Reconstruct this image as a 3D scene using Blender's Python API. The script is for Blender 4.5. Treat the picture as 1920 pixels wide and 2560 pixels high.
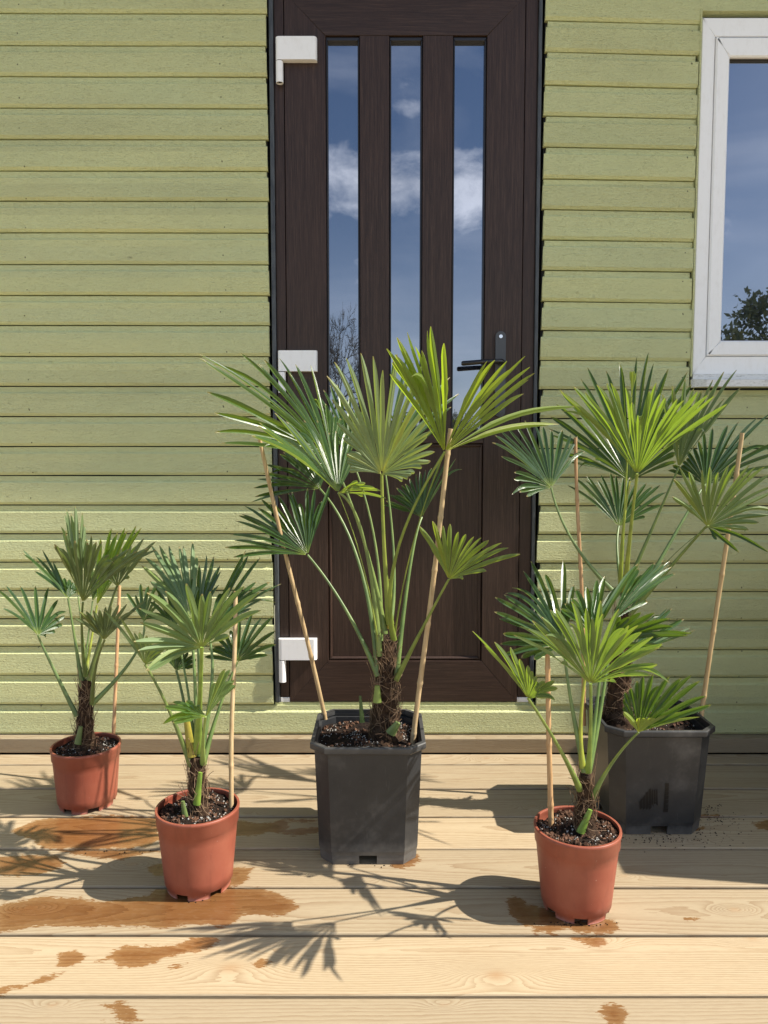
import bpy, math, random
import numpy as np
from mathutils import Vector, Matrix, noise as mnoise

for o in list(bpy.data.objects): bpy.data.objects.remove(o, do_unlink=True)
SC = bpy.context.scene
COL = SC.collection

# ------------------------------------------------------------------ camera
F, TH, H = 1850.0, math.radians(4.0), 0.859
cam_d = bpy.data.cameras.new('camera'); cam = bpy.data.objects.new('camera', cam_d); COL.objects.link(cam)
cam.location = (0, 0, H); cam.rotation_euler = (math.pi/2 - TH, 0, 0)
cam_d.sensor_fit = 'VERTICAL'; cam_d.sensor_height = 36.0; cam_d.sensor_width = 27.0
cam_d.lens = F/2560*36.0; cam_d.clip_start = 0.02; cam_d.clip_end = 2000
SC.camera = cam
SC.render.resolution_x = 768; SC.render.resolution_y = 1024

def ray(x, y):
    f = Vector((0, math.cos(TH), -math.sin(TH))); u = Vector((0, math.sin(TH), math.cos(TH)))
    return f*F + Vector((1, 0, 0))*(x-960) - u*(y-1280)
def at(x, y, Y):
    d = ray(x, y); return Vector((0, 0, H)) + d*(Y/d.y)
def atz(x, y, z):
    d = ray(x, y); return Vector((0, 0, H)) + d*((z-H)/d.z)

# ------------------------------------------------------------------ light
SUNV = Vector((1.0, -0.14, 1.05)).normalized()
elev = math.asin(SUNV.z)
w = bpy.data.worlds.new('World'); SC.world = w; w.use_nodes = True
wn = w.node_tree.nodes; wl = w.node_tree.links
for n in list(wn): wn.remove(n)
def N(nt, typ, loc=None, **kw):
    n = nt.nodes.new(typ)
    for k, v in kw.items():
        if k.startswith('i_'):
            key = k[2:]
            key = int(key) if key.isdigit() else key.replace('_', ' ')
            n.inputs[key].default_value = v
        else: setattr(n, k, v)
    return n
wt = w.node_tree
sky = N(wt, 'ShaderNodeTexSky', sky_type='NISHITA', sun_disc=False, sun_elevation=elev, sun_rotation=math.radians(93),
        altitude=50, air_density=1.0, dust_density=0.8, ozone_density=2.2)
tc = N(wt, 'ShaderNodeTexCoord')
sep = N(wt, 'ShaderNodeSeparateXYZ'); wl.new(tc.outputs['Generated'], sep.inputs[0])
def M(nt, op, a, b=None, c=None, clamp=False):
    n = nt.nodes.new('ShaderNodeMath'); n.operation = op; n.use_clamp = clamp
    for i, v in enumerate((a, b, c)):
        if v is None: continue
        if isinstance(v, (int, float)): n.inputs[i].default_value = v
        else: nt.links.new(v, n.inputs[i])
    return n.outputs[0]
ay = M(wt, 'MAXIMUM', M(wt, 'ABSOLUTE', sep.outputs[1]), 0.15)
U = M(wt, 'DIVIDE', sep.outputs[0], ay); W_ = M(wt, 'DIVIDE', sep.outputs[2], ay)
nz = N(wt, 'ShaderNodeTexNoise', i_Scale=8.0, i_Detail=10.0, i_Roughness=0.62, i_Distortion=0.3)
mp = N(wt, 'ShaderNodeMapping'); mp.inputs['Scale'].default_value = (1, 1, 1.7)
wl.new(tc.outputs['Generated'], mp.inputs[0]); wl.new(mp.outputs[0], nz.inputs['Vector'])
nz2 = N(wt, 'ShaderNodeTexNoise', i_Scale=2.3, i_Detail=6.0, i_Roughness=0.55, i_Distortion=0.6)
mp2 = N(wt, 'ShaderNodeMapping'); mp2.inputs['Scale'].default_value = (1, 1, 3.2)
wl.new(tc.outputs['Generated'], mp2.inputs[0]); wl.new(mp2.outputs[0], nz2.inputs['Vector'])
tot = None
for (u0, w0, a, b, s) in ((0.02, 0.365, 0.22, 0.07, 1.5), (-0.04, 0.335, 0.14, 0.05, 1.0), (0.035, 0.456, 0.05, 0.03, 1.1), (0.14, 0.385, 0.05, 0.04, 0.8),
                          (0.02, 0.20, 0.05, 0.02, 0.5), (-0.5, 0.36, 0.12, 0.06, 0.45)):
    du = M(wt, 'DIVIDE', M(wt, 'SUBTRACT', U, u0), a); dw = M(wt, 'DIVIDE', M(wt, 'SUBTRACT', W_, w0), b)
    d = M(wt, 'SQRT', M(wt, 'ADD', M(wt, 'MULTIPLY', du, du), M(wt, 'MULTIPLY', dw, dw)))
    v = M(wt, 'MULTIPLY', M(wt, 'SUBTRACT', 1.0, d, clamp=True), s)
    tot = v if tot is None else M(wt, 'MAXIMUM', tot, v)
cum = M(wt, 'MULTIPLY', M(wt, 'SUBTRACT', M(wt, 'ADD', M(wt, 'MULTIPLY', tot, 0.42), M(wt, 'MULTIPLY', nz.outputs[0], 1.6)), 0.93), 2.4, clamp=True)
thin = M(wt, 'MULTIPLY', M(wt, 'SUBTRACT', nz2.outputs[0], 0.44), 2.2, clamp=True)
low = M(wt, 'MULTIPLY', M(wt, 'SUBTRACT', 0.36, W_), 2.6, clamp=True)
hzr = M(wt, 'MULTIPLY', M(wt, 'SUBTRACT', U, .34, clamp=True), 3.0, clamp=True)
thin = M(wt, 'MULTIPLY', M(wt, 'ADD', M(wt, 'ADD', M(wt, 'MULTIPLY', thin, 0.75), M(wt, 'MULTIPLY', low, 0.5)), M(wt, 'MULTIPLY', hzr, .42)), 0.9, clamp=True)
cl = M(wt, 'MAXIMUM', cum, M(wt, 'MULTIPLY', thin, 0.75))
shade = M(wt, 'ADD', 0.62, M(wt, 'MULTIPLY', nz.outputs[0], 0.75))
cc = N(wt, 'ShaderNodeVectorMath', operation='SCALE'); cc.inputs[0].default_value = (10.5, 10.7, 11.3); wl.new(shade, cc.inputs['Scale'])
mx = N(wt, 'ShaderNodeMix', data_type='RGBA'); wl.new(cl, mx.inputs[0]); wl.new(sky.outputs[0], mx.inputs[6]); wl.new(cc.outputs[0], mx.inputs[7])
bg = N(wt, 'ShaderNodeBackground', i_Strength=0.086); wl.new(mx.outputs[2], bg.inputs[0])
wo = N(wt, 'ShaderNodeOutputWorld'); wl.new(bg.outputs[0], wo.inputs[0])

sd = bpy.data.lights.new('sun', 'SUN'); sd.energy = 4.5; sd.angle = math.radians(0.53); sd.color = (1.0, 0.93, 0.82)
sun = bpy.data.objects.new('sun', sd); COL.objects.link(sun)
sun.rotation_euler = SUNV.to_track_quat('Z', 'Y').to_euler(); sun.location = SUNV*20
SC.view_settings.view_transform = 'Standard'; SC.view_settings.look = 'None'
SC.view_settings.exposure = 0.86; SC.view_settings.gamma = 1
SC.view_settings.use_curve_mapping = False
SC.cycles.max_bounces = 8; SC.cycles.diffuse_bounces = 4; SC.cycles.glossy_bounces = 4; SC.cycles.transmission_bounces = 6

# ------------------------------------------------------------------ helpers
RND = random.Random(7)
class MB:
    def __init__(s): s.v = []; s.f = []; s.uv = []; s.sm = []
    def add(s, vs, fs, uvs=None, smooth=False):
        b = len(s.v); s.v += [tuple(v) for v in vs]
        for i, f in enumerate(fs):
            s.f.append(tuple(b+k for k in f)); s.sm.append(smooth)
            s.uv.append([uvs[k] for k in f] if uvs else None)
    def box(s, x0, x1, y0, y1, z0, z1, bev=0.0):
        if x0 > x1: x0, x1 = x1, x0
        if y0 > y1: y0, y1 = y1, y0
        if z0 > z1: z0, z1 = z1, z0
        if bev <= 0:
            vs = [(x, y, z) for z in (z0, z1) for y in (y0, y1) for x in (x0, x1)]
            s.add(vs, [(0, 2, 3, 1), (4, 5, 7, 6), (0, 1, 5, 4), (2, 6, 7, 3), (0, 4, 6, 2), (1, 3, 7, 5)])
            return
        b = bev
        import bmesh
        bm = bmesh.new(); bmesh.ops.create_cube(bm, size=1)
        for v in bm.verts:
            v.co = Vector(((x0+x1)/2+v.co.x*(x1-x0), (y0+y1)/2+v.co.y*(y1-y0), (z0+z1)/2+v.co.z*(z1-z0)))
        bmesh.ops.bevel(bm, geom=bm.edges[:], offset=b, segments=2, profile=0.6, affect='EDGES')
        bm.verts.index_update()
        s.add([v.co[:] for v in bm.verts], [[v.index for v in f.verts] for f in bm.faces]); bm.free()
    def prism(s, poly, axis, a0, a1):
        # poly: list of 2D pts; axis 'x': poly=(y,z)
        n = len(poly)
        if axis == 'x': vs = [(a, p[0], p[1]) for a in (a0, a1) for p in poly]
        elif axis == 'y': vs = [(p[0], a, p[1]) for a in (a0, a1) for p in poly]
        else: vs = [(p[0], p[1], a) for a in (a0, a1) for p in poly]
        fs = [tuple(range(n)), tuple(range(2*n-1, n-1, -1))] + [(i, i+n, (i+1) % n+n, (i+1) % n) for i in range(n)]
        s.add(vs, fs)
    def tube(s, pts, rad, seg=8, flat=1.0, cap=True, vuv=True):
        pts = [Vector(p) for p in pts]; n = len(pts)
        if not hasattr(rad, '__len__'): rad = [rad]*n
        ref = None; vs = []; uvs = []
        L = 0
        for i, p in enumerate(pts):
            t = (pts[min(i+1, n-1)]-pts[max(i-1, 0)]).normalized()
            if ref is None:
                ref = Vector((1, 0, 0)) if abs(t.x) < .8 else Vector((0, 1, 0))
            a = (ref - t*ref.dot(t)).normalized(); b = t.cross(a); ref = a
            if i: L += (p-pts[i-1]).length
            for k in range(seg):
                an = 2*math.pi*k/seg
                vs.append(p + a*math.cos(an)*rad[i] + b*math.sin(an)*rad[i]*flat); uvs.append((k/seg, L))
        fs = [(i*seg+k, i*seg+(k+1) % seg, (i+1)*seg+(k+1) % seg, (i+1)*seg+k) for i in range(n-1) for k in range(seg)]
        s.add(vs, fs, uvs, True)
        if cap: s.add(vs[:seg], [tuple(range(seg-1, -1, -1))]); s.add(vs[-seg:], [tuple(range(seg))])
    def build(s, name, mat, parent=None, color=None):
        me = bpy.data.meshes.new(name); me.from_pydata(s.v, [], s.f); me.update()
        me.polygons.foreach_set('use_smooth', s.sm)
        if any(u is not None for u in s.uv):
            ul = me.uv_layers.new(name='UVMap'); k = 0
            for u, p in zip(s.uv, me.polygons):
                for j in range(p.loop_total):
                    ul.data[p.loop_start+j].uv = u[j] if u else (0, 0)
        me.materials.append(mat)
        o = bpy.data.objects.new(name, me); COL.objects.link(o)
        if parent: o.parent = parent; o.matrix_parent_inverse = Matrix.Translation(-world_loc(parent))
        if color: o.color = color
        return o
def world_loc(o):
    return o.location.copy() if not o.parent else Vector((0, 0, 0)) + world_loc(o.parent) if o.type == 'EMPTY' else world_root(o)
def world_root(o):
    while o.parent: o = o.parent
    return o.location.copy()
def empty(name, loc=(0, 0, 0)):
    o = bpy.data.objects.new(name, None); COL.objects.link(o); o.location = loc; o.empty_display_size = 0.05; return o
def tag(o, label=None, cat=None, group=None, kind=None):
    if label: o['label'] = label
    if cat: o['category'] = cat
    if group: o['group'] = group
    if kind: o['kind'] = kind
    return o
# parts are modelled in world coordinates; the child of an Empty is offset back so it lands in place
def part(mb, name, mat, parent, color=None, label=None):
    o = mb.build(name, mat, None, color)
    o.parent = parent
    if parent.type == 'EMPTY': o.location = -parent.location
    if label: o['label'] = label
    return o

# ------------------------------------------------------------------ materials
def mat(name, color=(.5, .5, .5), rough=.6, spec=.5, metal=0.0):
    m = bpy.data.materials.new(name); m.use_nodes = True
    b = m.node_tree.nodes['Principled BSDF']
    b.inputs['Base Color'].default_value = (*color, 1); b.inputs['Roughness'].default_value = rough
    b.inputs['Specular IOR Level'].default_value = spec; b.inputs['Metallic'].default_value = metal
    return m, m.node_tree, b
def mapped(nt, scale, coord='Object'):
    t = N(nt, 'ShaderNodeTexCoord'); p = N(nt, 'ShaderNodeMapping'); p.inputs['Scale'].default_value = scale
    nt.links.new(t.outputs[coord], p.inputs[0]); return p.outputs[0]
def noise(nt, vec, scale, detail=4, rough=.5, dist=0):
    n = N(nt, 'ShaderNodeTexNoise', i_Scale=scale, i_Detail=detail, i_Roughness=rough, i_Distortion=dist)
    nt.links.new(vec, n.inputs['Vector']); return n.outputs[0]
def ramp(nt, fac, stops, interp='LINEAR'):
    r = N(nt, 'ShaderNodeValToRGB'); r.color_ramp.interpolation = interp
    e = r.color_ramp.elements
    while len(e) < len(stops): e.new(0.5)
    for i, (p, c) in enumerate(stops):
        e[i].position = p; e[i].color = (*c, 1) if len(c) == 3 else c
    nt.links.new(fac, r.inputs[0]); return r.outputs[0]
def mix(nt, fac, a, b, blend='MIX'):
    m = N(nt, 'ShaderNodeMix', data_type='RGBA', blend_type=blend)
    for k, v in ((0, fac), (6, a), (7, b)):
        if isinstance(v, (int, float)): m.inputs[k].default_value = v
        elif isinstance(v, tuple): m.inputs[k].default_value = (*v, 1)
        else: nt.links.new(v, m.inputs[k])
    return m.outputs[2]
def bump(nt, b, h, strength=.3, dist=.002, chain=None):
    n = N(nt, 'ShaderNodeBump', i_Strength=strength, i_Distance=dist); nt.links.new(h, n.inputs['Height'])
    if chain: nt.links.new(chain, n.inputs['Normal'])
    if b is not None: nt.links.new(n.outputs[0], b.inputs['Normal'])
    return n.outputs[0]
L = lambda nt, a, b: nt.links.new(a, b)

# painted rough sawn boards
m_paint, nt, b = mat('green_paint', (.34, .37, .16), .62, .35)
geo = N(nt, 'ShaderNodeObjectInfo')
v1 = mapped(nt, (2.2, 20, 55)); n1 = noise(nt, v1, 3.0, 8, .65, .6)
v2 = mapped(nt, (20, 60, 260)); n2 = noise(nt, v2, 2.2, 6, .7, 1.0)
v3 = mapped(nt, (1, 1, 2.0)); n3 = noise(nt, v3, 125, 4, .65)
v4 = mapped(nt, (1.2, 1, 4)); n4 = noise(nt, v4, 2.0, 3, .5)
n5 = noise(nt, mapped(nt, (9, 20, 22)), 5.0, 5, .6, 1.5)
base = mix(nt, n4, (.72, .72, .365), (.64, .70, .39))
base = mix(nt, M(nt, 'MULTIPLY', M(nt, 'SUBTRACT', n1, .58, clamp=True), 1.6, clamp=True), base, (.50, .51, .27))
base = mix(nt, M(nt, 'MULTIPLY', M(nt, 'SUBTRACT', n2, .66, clamp=True), 4.0, clamp=True), base, (.19, .19, .10))
# small nail marks and knots
vor = N(nt, 'ShaderNodeTexVoronoi', i_Scale=1.0, i_Randomness=1.0); L(nt, mapped(nt, (4.5, 1, 9)), vor.inputs['Vector'])
kn = M(nt, 'MULTIPLY', M(nt, 'SUBTRACT', .045, vor.outputs['Distance'], clamp=True), 16, clamp=True)
base = mix(nt, kn, base, (.14, .14, .07))
sx_ = N(nt, 'ShaderNodeSeparateXYZ'); L(nt, mapped(nt, (1, 1, 1)), sx_.inputs[0])
jz = noise(nt, mapped(nt, (.5, .5, 9)), 1.0, 1)
for x0_ in (-1.02, -.455, .86, 1.05):
    ddx = M(nt, 'DIVIDE', M(nt, 'ADD', M(nt, 'SUBTRACT', sx_.outputs[0], x0_), M(nt, 'MULTIPLY', M(nt, 'SUBTRACT', jz, .5), .05)), .0024)
    ddz = M(nt, 'DIVIDE', M(nt, 'SUBTRACT', M(nt, 'FRACT', M(nt, 'DIVIDE', sx_.outputs[2], .0868)), M(nt, 'ADD', .1, M(nt, 'MULTIPLY', jz, .9))), .030)
    dd_ = M(nt, 'SUBTRACT', 1.0, M(nt, 'ADD', M(nt, 'MULTIPLY', ddx, ddx), M(nt, 'MULTIPLY', ddz, ddz)), clamp=True)
    base = mix(nt, M(nt, 'MULTIPLY', dd_, 1.2, clamp=True), base, (.12, .12, .06))
bw = N(nt, 'ShaderNodeTexWhiteNoise', noise_dimensions='1D'); L(nt, M(nt, 'FLOOR', M(nt, 'DIVIDE', M(nt, 'ADD', sx_.outputs[2], .012), .0868)), bw.inputs['W'])
base = mix(nt, 1.0, base, ramp(nt, bw.outputs['Value'], [(0, (.93, .92, .90)), (.5, (1, 1, 1)), (1, (1.04, 1.02, .97))]), 'MULTIPLY')
n8 = noise(nt, mapped(nt, (1.1, 1, 3)), 2.0, 5, .6)
base = mix(nt, M(nt, 'MULTIPLY', M(nt, 'SUBTRACT', n8, .5, clamp=True), 1.1, clamp=True), base, (.46, .46, .25))
L(nt, base, b.inputs['Base Color'])
c1 = bump(nt, None, n1, .8, .003); c2 = bump(nt, None, n2, 1.0, .0025, c1); bump(nt, b, n3, 1.0, .0045, c2)

m_dark, nt, b = mat('dark_backing', (.022, .024, .026), .8)
m_seal, nt, b = mat('weather_seal', (.045, .052, .06), .45)
n1 = noise(nt, mapped(nt, (40, 40, 6)), 3, 5, .6)
L(nt, ramp(nt, n1, [(.3, (.03, .035, .042)), (.75, (.09, .10, .105))]), b.inputs['Base Color'])
m_gap, nt, b = mat('gap_shade', (.006, .006, .006), .9)  # near-black colour standing in for shade in deck gaps and hinge openings

def doormat(name, vertical):
    m, nt, b = mat(name, (.05, .034, .03), .42, .35)
    sc = (90, 90, 2.5) if vertical else (2.5, 90, 90)
    n1 = noise(nt, mapped(nt, sc), 3.0, 8, .7, .8)
    sc2 = (240, 200, 14) if vertical else (14, 200, 240)
    n2 = noise(nt, mapped(nt, sc2), 2.0, 3, .6)
    n3 = noise(nt, mapped(nt, (3, 3, 3)), 1.5, 3)
    c = ramp(nt, n1, [(.3, (.014, .0075, .0055)), (.5, (.040, .0235, .0175)), (.70, (.085, .052, .038))])
    c = mix(nt, M(nt, 'MULTIPLY', M(nt, 'SUBTRACT', n2, .5, clamp=True), 2.2, clamp=True), c, (.012, .008, .007))
    c = mix(nt, M(nt, 'MULTIPLY', n3, .5), c, (.055, .027, .018))
    L(nt, c, b.inputs['Base Color']); x = bump(nt, None, n1, .25, .0008); bump(nt, b, n2, .4, .0006, x)
    return m
m_doorV = doormat('brown_woodgrain_upright', True); m_doorH = doormat('brown_woodgrain_level', False)

m_white, nt, b = mat('white_upvc', (.9, .9, .9), .28, .5)
n1 = noise(nt, mapped(nt, (14, 14, 5)), 6, 6, .7)
L(nt, ramp(nt, n1, [(.5, (.93, .93, .93)), (.85, (.84, .83, .81))]), b.inputs['Base Color'])
m_sill, nt, b = mat('weathered_white_sill', (.76, .75, .71), .45)
n1 = noise(nt, mapped(nt, (10, 40, 40)), 6, 6, .7)
L(nt, ramp(nt, n1, [(.5, (.78, .77, .74)), (.66, (.50, .48, .44)), (.8, (.25, .23, .20))]), b.inputs['Base Color'])
m_grey, nt, b = mat('grey_metal', (.065, .068, .075), .4, .5)
m_chrome, nt, b = mat('screw_steel', (.8, .8, .82), .25, .5, 1.0)
m_blackgloss, nt, b = mat('black_lever', (.012, .012, .013), .18, .6)

# mirror like coated double glazing
m_glass = bpy.data.materials.new('reflective_glass'); m_glass.use_nodes = True
nt = m_glass.node_tree; nt.nodes.clear()
dif = N(nt, 'ShaderNodeBsdfPrincipled'); dif.inputs['Base Color'].default_value = (.012, .015, .02, 1); dif.inputs['Roughness'].default_value = .06
gl = N(nt, 'ShaderNodeBsdfGlossy', i_Roughness=0.004); gl.inputs['Color'].default_value = (.80, .86, 1.0, 1)
ms = N(nt, 'ShaderNodeMixShader'); ms.inputs[0].default_value = .34
bn = noise(nt, mapped(nt, (1.2, 1.2, 1.2)), 2.0, 2)
bb = N(nt, 'ShaderNodeBump', i_Strength=.02, i_Distance=.004); L(nt, bn, bb.inputs['Height']); L(nt, bb.outputs[0], gl.inputs['Normal'])
o_ = N(nt, 'ShaderNodeOutputMaterial'); L(nt, dif.outputs[0], ms.inputs[1]); L(nt, gl.outputs[0], ms.inputs[2]); L(nt, ms.outputs[0], o_.inputs[0])
m_bead, nt, b = mat('glazing_bead', (.018, .016, .018), .35)

# deck timber; attributes phase / wet / bid are measured on the boards
def timber(name, attr=True, tone=1.0):
    m, nt, b = mat(name, (.6, .45, .28), .62, .3)
    if attr:
        ph = N(nt, 'ShaderNodeAttribute', attribute_name='phase').outputs['Fac']
        bid = N(nt, 'ShaderNodeAttribute', attribute_name='bid').outputs['Fac']
        wet = N(nt, 'ShaderNodeAttribute', attribute_name='wet').outputs['Fac']
    else:
        s = N(nt, 'ShaderNodeSeparateXYZ'); L(nt, mapped(nt, (1, 1, 1)), s.inputs[0])
        ph = M(nt, 'ADD', M(nt, 'MULTIPLY', s.outputs[2], 260.0), M(nt, 'MULTIPLY', noise(nt, mapped(nt, (1.6, 6, 6)), 2, 3), 9.0)); bid = None; wet = None
    nj = noise(nt, mapped(nt, (6, 60, 60)), 2.0, 4, .6)
    p = M(nt, 'ADD', ph, M(nt, 'MULTIPLY', nj, .9))
    fr = M(nt, 'FRACT', p)
    line = M(nt, 'POWER', fr, 2.2)
    fade = noise(nt, mapped(nt, (1.5, 14, 14)), 2.5, 3)
    line = M(nt, 'MULTIPLY', line, M(nt, 'ADD', .25, M(nt, 'MULTIPLY', fade, 1.2)))
    lt, dk = (.47*tone, .39*tone, .265*tone), (.25*tone, .155*tone, .080*tone)
    c = mix(nt, M(nt, 'MULTIPLY', line, .8, clamp=True), lt, dk)
    nb = noise(nt, mapped(nt, (2, 5, 5)), 2.2, 5, .6)
    c = mix(nt, M(nt, 'MULTIPLY', nb, .55), c, (.44*tone, .335*tone, .205*tone))
    ng = noise(nt, mapped(nt, (30, 400, 400)), 1.5, 3, .6)
    c = mix(nt, M(nt, 'MULTIPLY', M(nt, 'SUBTRACT', ng, .5, clamp=True), 1.4), c, (.27*tone, .19*tone, .115*tone))
    sp = noise(nt, mapped(nt, (25, 50, 50)), 2.0, 4, .7)
    c = mix(nt, M(nt, 'MULTIPLY', M(nt, 'SUBTRACT', sp, .68, clamp=True), 5.0, clamp=True), c, (.22, .14, .09))
    h = M(nt, 'ADD', line, M(nt, 'MULTIPLY', ng, .6))
    if attr:
        tintc = ramp(nt, bid, [(0, (.84, .83, .82)), (.5, (.98, .97, .96)), (1, (1.06, 1.03, .99))])
        c = mix(nt, 1.0, c, tintc, 'MULTIPLY')
        kn = N(nt, 'ShaderNodeAttribute', attribute_name='knot').outputs['Fac']
        c = mix(nt, M(nt, 'MULTIPLY', kn, .55), c, (.36, .20, .09))
        e1 = noise(nt, mapped(nt, (18, 40, 40)), 3.0, 6, .65); e2 = noise(nt, mapped(nt, (30, 220, 220)), 2.0, 3, .6)
        wv = M(nt, 'ADD', wet, M(nt, 'ADD', M(nt, 'MULTIPLY', M(nt, 'SUBTRACT', e1, .5), .032), M(nt, 'MULTIPLY', M(nt, 'SUBTRACT', e2, .5), .022)))
        wm = M(nt, 'MULTIPLY', M(nt, 'MULTIPLY', M(nt, 'ADD', wv, .001), 420.0, clamp=True), M(nt, 'ADD', .80, M(nt, 'MULTIPLY', e1, .4)), clamp=True)
        deep = M(nt, 'MULTIPLY', wv, 45.0, clamp=True)
        wc = mix(nt, .88, c, (.60, .37, .19), 'MULTIPLY')
        wc2 = mix(nt, .95, c, (.45, .23, .095), 'MULTIPLY')
        c = mix(nt, wm, c, mix(nt, deep, wc, wc2))
        L(nt, M(nt, 'SUBTRACT', .62, M(nt, 'MULTIPLY', wm, .42)), b.inputs['Roughness'])
        L(nt, M(nt, 'ADD', .3, M(nt, 'MULTIPLY', wm, .15)), b.inputs['Specular IOR Level'])
    L(nt, c, b.inputs['Base Color']); x = bump(nt, None, h, .35, .0012)
    bump(nt, b, noise(nt, mapped(nt, (60, 60, 60)), 12, 3), .15, .0006, x)
    return m
m_deck = timber('deck_timber'); m_trim = timber('trim_timber', False, .72)

# leaf
def leafmat():
    m = bpy.data.materials.new('palm_leaf'); m.use_nodes = True; nt = m.node_tree; nt.nodes.clear()
    oi = N(nt, 'ShaderNodeObjectInfo'); gm = N(nt, 'ShaderNodeNewGeometry')
    uv = N(nt, 'ShaderNodeUVMap'); s = N(nt, 'ShaderNodeSeparateXYZ'); L(nt, uv.outputs[0], s.inputs[0])
    u, v = s.outputs[0], s.outputs[1]
    st = M(nt, 'FRACT', M(nt, 'MULTIPLY', u, 7.0)); st = M(nt, 'ABSOLUTE', M(nt, 'SUBTRACT', st, .5))
    nn = noise(nt, mapped(nt, (1, 1, 1)), 22, 4, .6)
    vein = M(nt, 'MULTIPLY', M(nt, 'SUBTRACT', st, .3, clamp=True), 2.0)
    top = mix(nt, vein, (.042, .086, .024), (.064, .116, .030))
    top = mix(nt, nn, top, (.028, .064, .026))
    und = mix(nt, vein, (.135, .19, .095), (.09, .145, .055))
    rib = M(nt, 'MULTIPLY', M(nt, 'SUBTRACT', .09, M(nt, 'ABSOLUTE', M(nt, 'SUBTRACT', u, .5)), clamp=True), 9.0, clamp=True)
    top = mix(nt, M(nt, 'MULTIPLY', rib, .55), top, (.20, .28, .07))
    basey = M(nt, 'MULTIPLY', M(nt, 'SUBTRACT', .16, v, clamp=True), 5.5, clamp=True)
    top = mix(nt, basey, top, (.28, .33, .07)); und = mix(nt, basey, und, (.34, .38, .09))
    c = mix(nt, gm.outputs['Backfacing'], top, und)
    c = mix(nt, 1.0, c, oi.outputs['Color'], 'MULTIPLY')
    ri = gm.outputs['Random Per Island']
    c = mix(nt, 1.0, c, ramp(nt, ri, [(0, (.74, .78, .80)), (.45, (1, 1, 1)), (.86, (1.08, 1.05, .92)), (.93, (1.25, 1.12, .70)), (1, (1.5, 1.15, .6))]), 'MULTIPLY')
    dry = M(nt, 'MULTIPLY', M(nt, 'SUBTRACT', M(nt, 'ADD', M(nt, 'MULTIPLY', v, .35), M(nt, 'MULTIPLY', nn, .9)), .86, clamp=True), 4.0, clamp=True)
    c = mix(nt, M(nt, 'MULTIPLY', dry, .45), c, (.22, .20, .06))
    tip = M(nt, 'MULTIPLY', M(nt, 'SUBTRACT', M(nt, 'ADD', v, M(nt, 'MULTIPLY', M(nt, 'ADD', nn, M(nt, 'MULTIPLY', ri, .5)), .07)), 1.012, clamp=True), 50, clamp=True)
    c = mix(nt, M(nt, 'MULTIPLY', tip, .85), c, (.30, .23, .10))
    p = N(nt, 'ShaderNodeBsdfPrincipled', i_Roughness=.36); p.inputs['Specular IOR Level'].default_value = .62
    L(nt, c, p.inputs['Base Color'])
    L(nt, M(nt, 'ADD', .30, M(nt, 'MULTIPLY', gm.outputs['Backfacing'], .28)), p.inputs['Roughness'])
    t = N(nt, 'ShaderNodeBsdfTranslucent')
    tc_ = mix(nt, 1.0, mix(nt, vein, (.36, .52, .04), (.25, .39, .03)), oi.outputs['Color'], 'MULTIPLY'); L(nt, tc_, t.inputs[0])
    bp = N(nt, 'ShaderNodeBump', i_Strength=.35, i_Distance=.0006); L(nt, M(nt, 'ADD', st, M(nt, 'MULTIPLY', nn, .5)), bp.inputs['Height'])
    L(nt, bp.outputs[0], p.inputs['Normal'])
    ms = N(nt, 'ShaderNodeMixShader'); L(nt, M(nt, 'MULTIPLY', oi.outputs['Alpha'], .235), ms.inputs[0]); L(nt, p.outputs[0], ms.inputs[1]); L(nt, t.outputs[0], ms.inputs[2])
    o = N(nt, 'ShaderNodeOutputMaterial'); L(nt, ms.outputs[0], o.inputs[0]); return m
m_leaf = leafmat()
m_stalk, nt, b = mat('leaf_stalk', (.10, .17, .06), .4)
oi = N(nt, 'ShaderNodeObjectInfo')
n1 = noise(nt, mapped(nt, (1, 1, 1)), 30, 4)
L(nt, mix(nt, 1.0, ramp(nt, n1, [(.3, (.10, .15, .05)), (.7, (.18, .24, .075))]), oi.outputs['Color'], 'MULTIPLY'), b.inputs['Base Color'])
m_fibre, nt, b = mat('brown_trunk_fibre', (.09, .055, .03), .8, .2)
n1 = noise(nt, mapped(nt, (1, 1, .5)), 120, 5, .7); n2 = noise(nt, mapped(nt, (1, 1, 1)), 14, 3)
c = ramp(nt, n1, [(.35, (.018, .010, .006)), (.6, (.062, .035, .019)), (.85, (.17, .11, .065))])
L(nt, c, b.inputs['Base Color']); bump(nt, b, n1, .9, .004)
m_strand, nt, b = mat('fibre_strand', (.20, .12, .06), .6)
L(nt, ramp(nt, noise(nt, mapped(nt, (1, 1, 1)), 40, 2), [(.35, (.09, .05, .025)), (.65, (.32, .21, .12))]), b.inputs['Base Color'])
m_soil, nt, b = mat('potting_soil', (.018, .012, .009), .95, .2)
n1 = noise(nt, mapped(nt, (1, 1, 1)), 150, 6, .7)
L(nt, ramp(nt, n1, [(.35, (.008, .005, .004)), (.6, (.03, .019, .013)), (.75, (.09, .06, .04))]), b.inputs['Base Color']); bump(nt, b, n1, 1.0, .006)
m_perl, nt, b = mat('perlite_grain', (.46, .44, .40), .9, .2)
m_chip, nt, b = mat('bark_chip', (.10, .05, .03), .85, .2)
L(nt, ramp(nt, noise(nt, mapped(nt, (1, 1, 1)), 60, 2), [(.35, (.03, .016, .01)), (.65, (.17, .09, .055))]), b.inputs['Base Color'])

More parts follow.
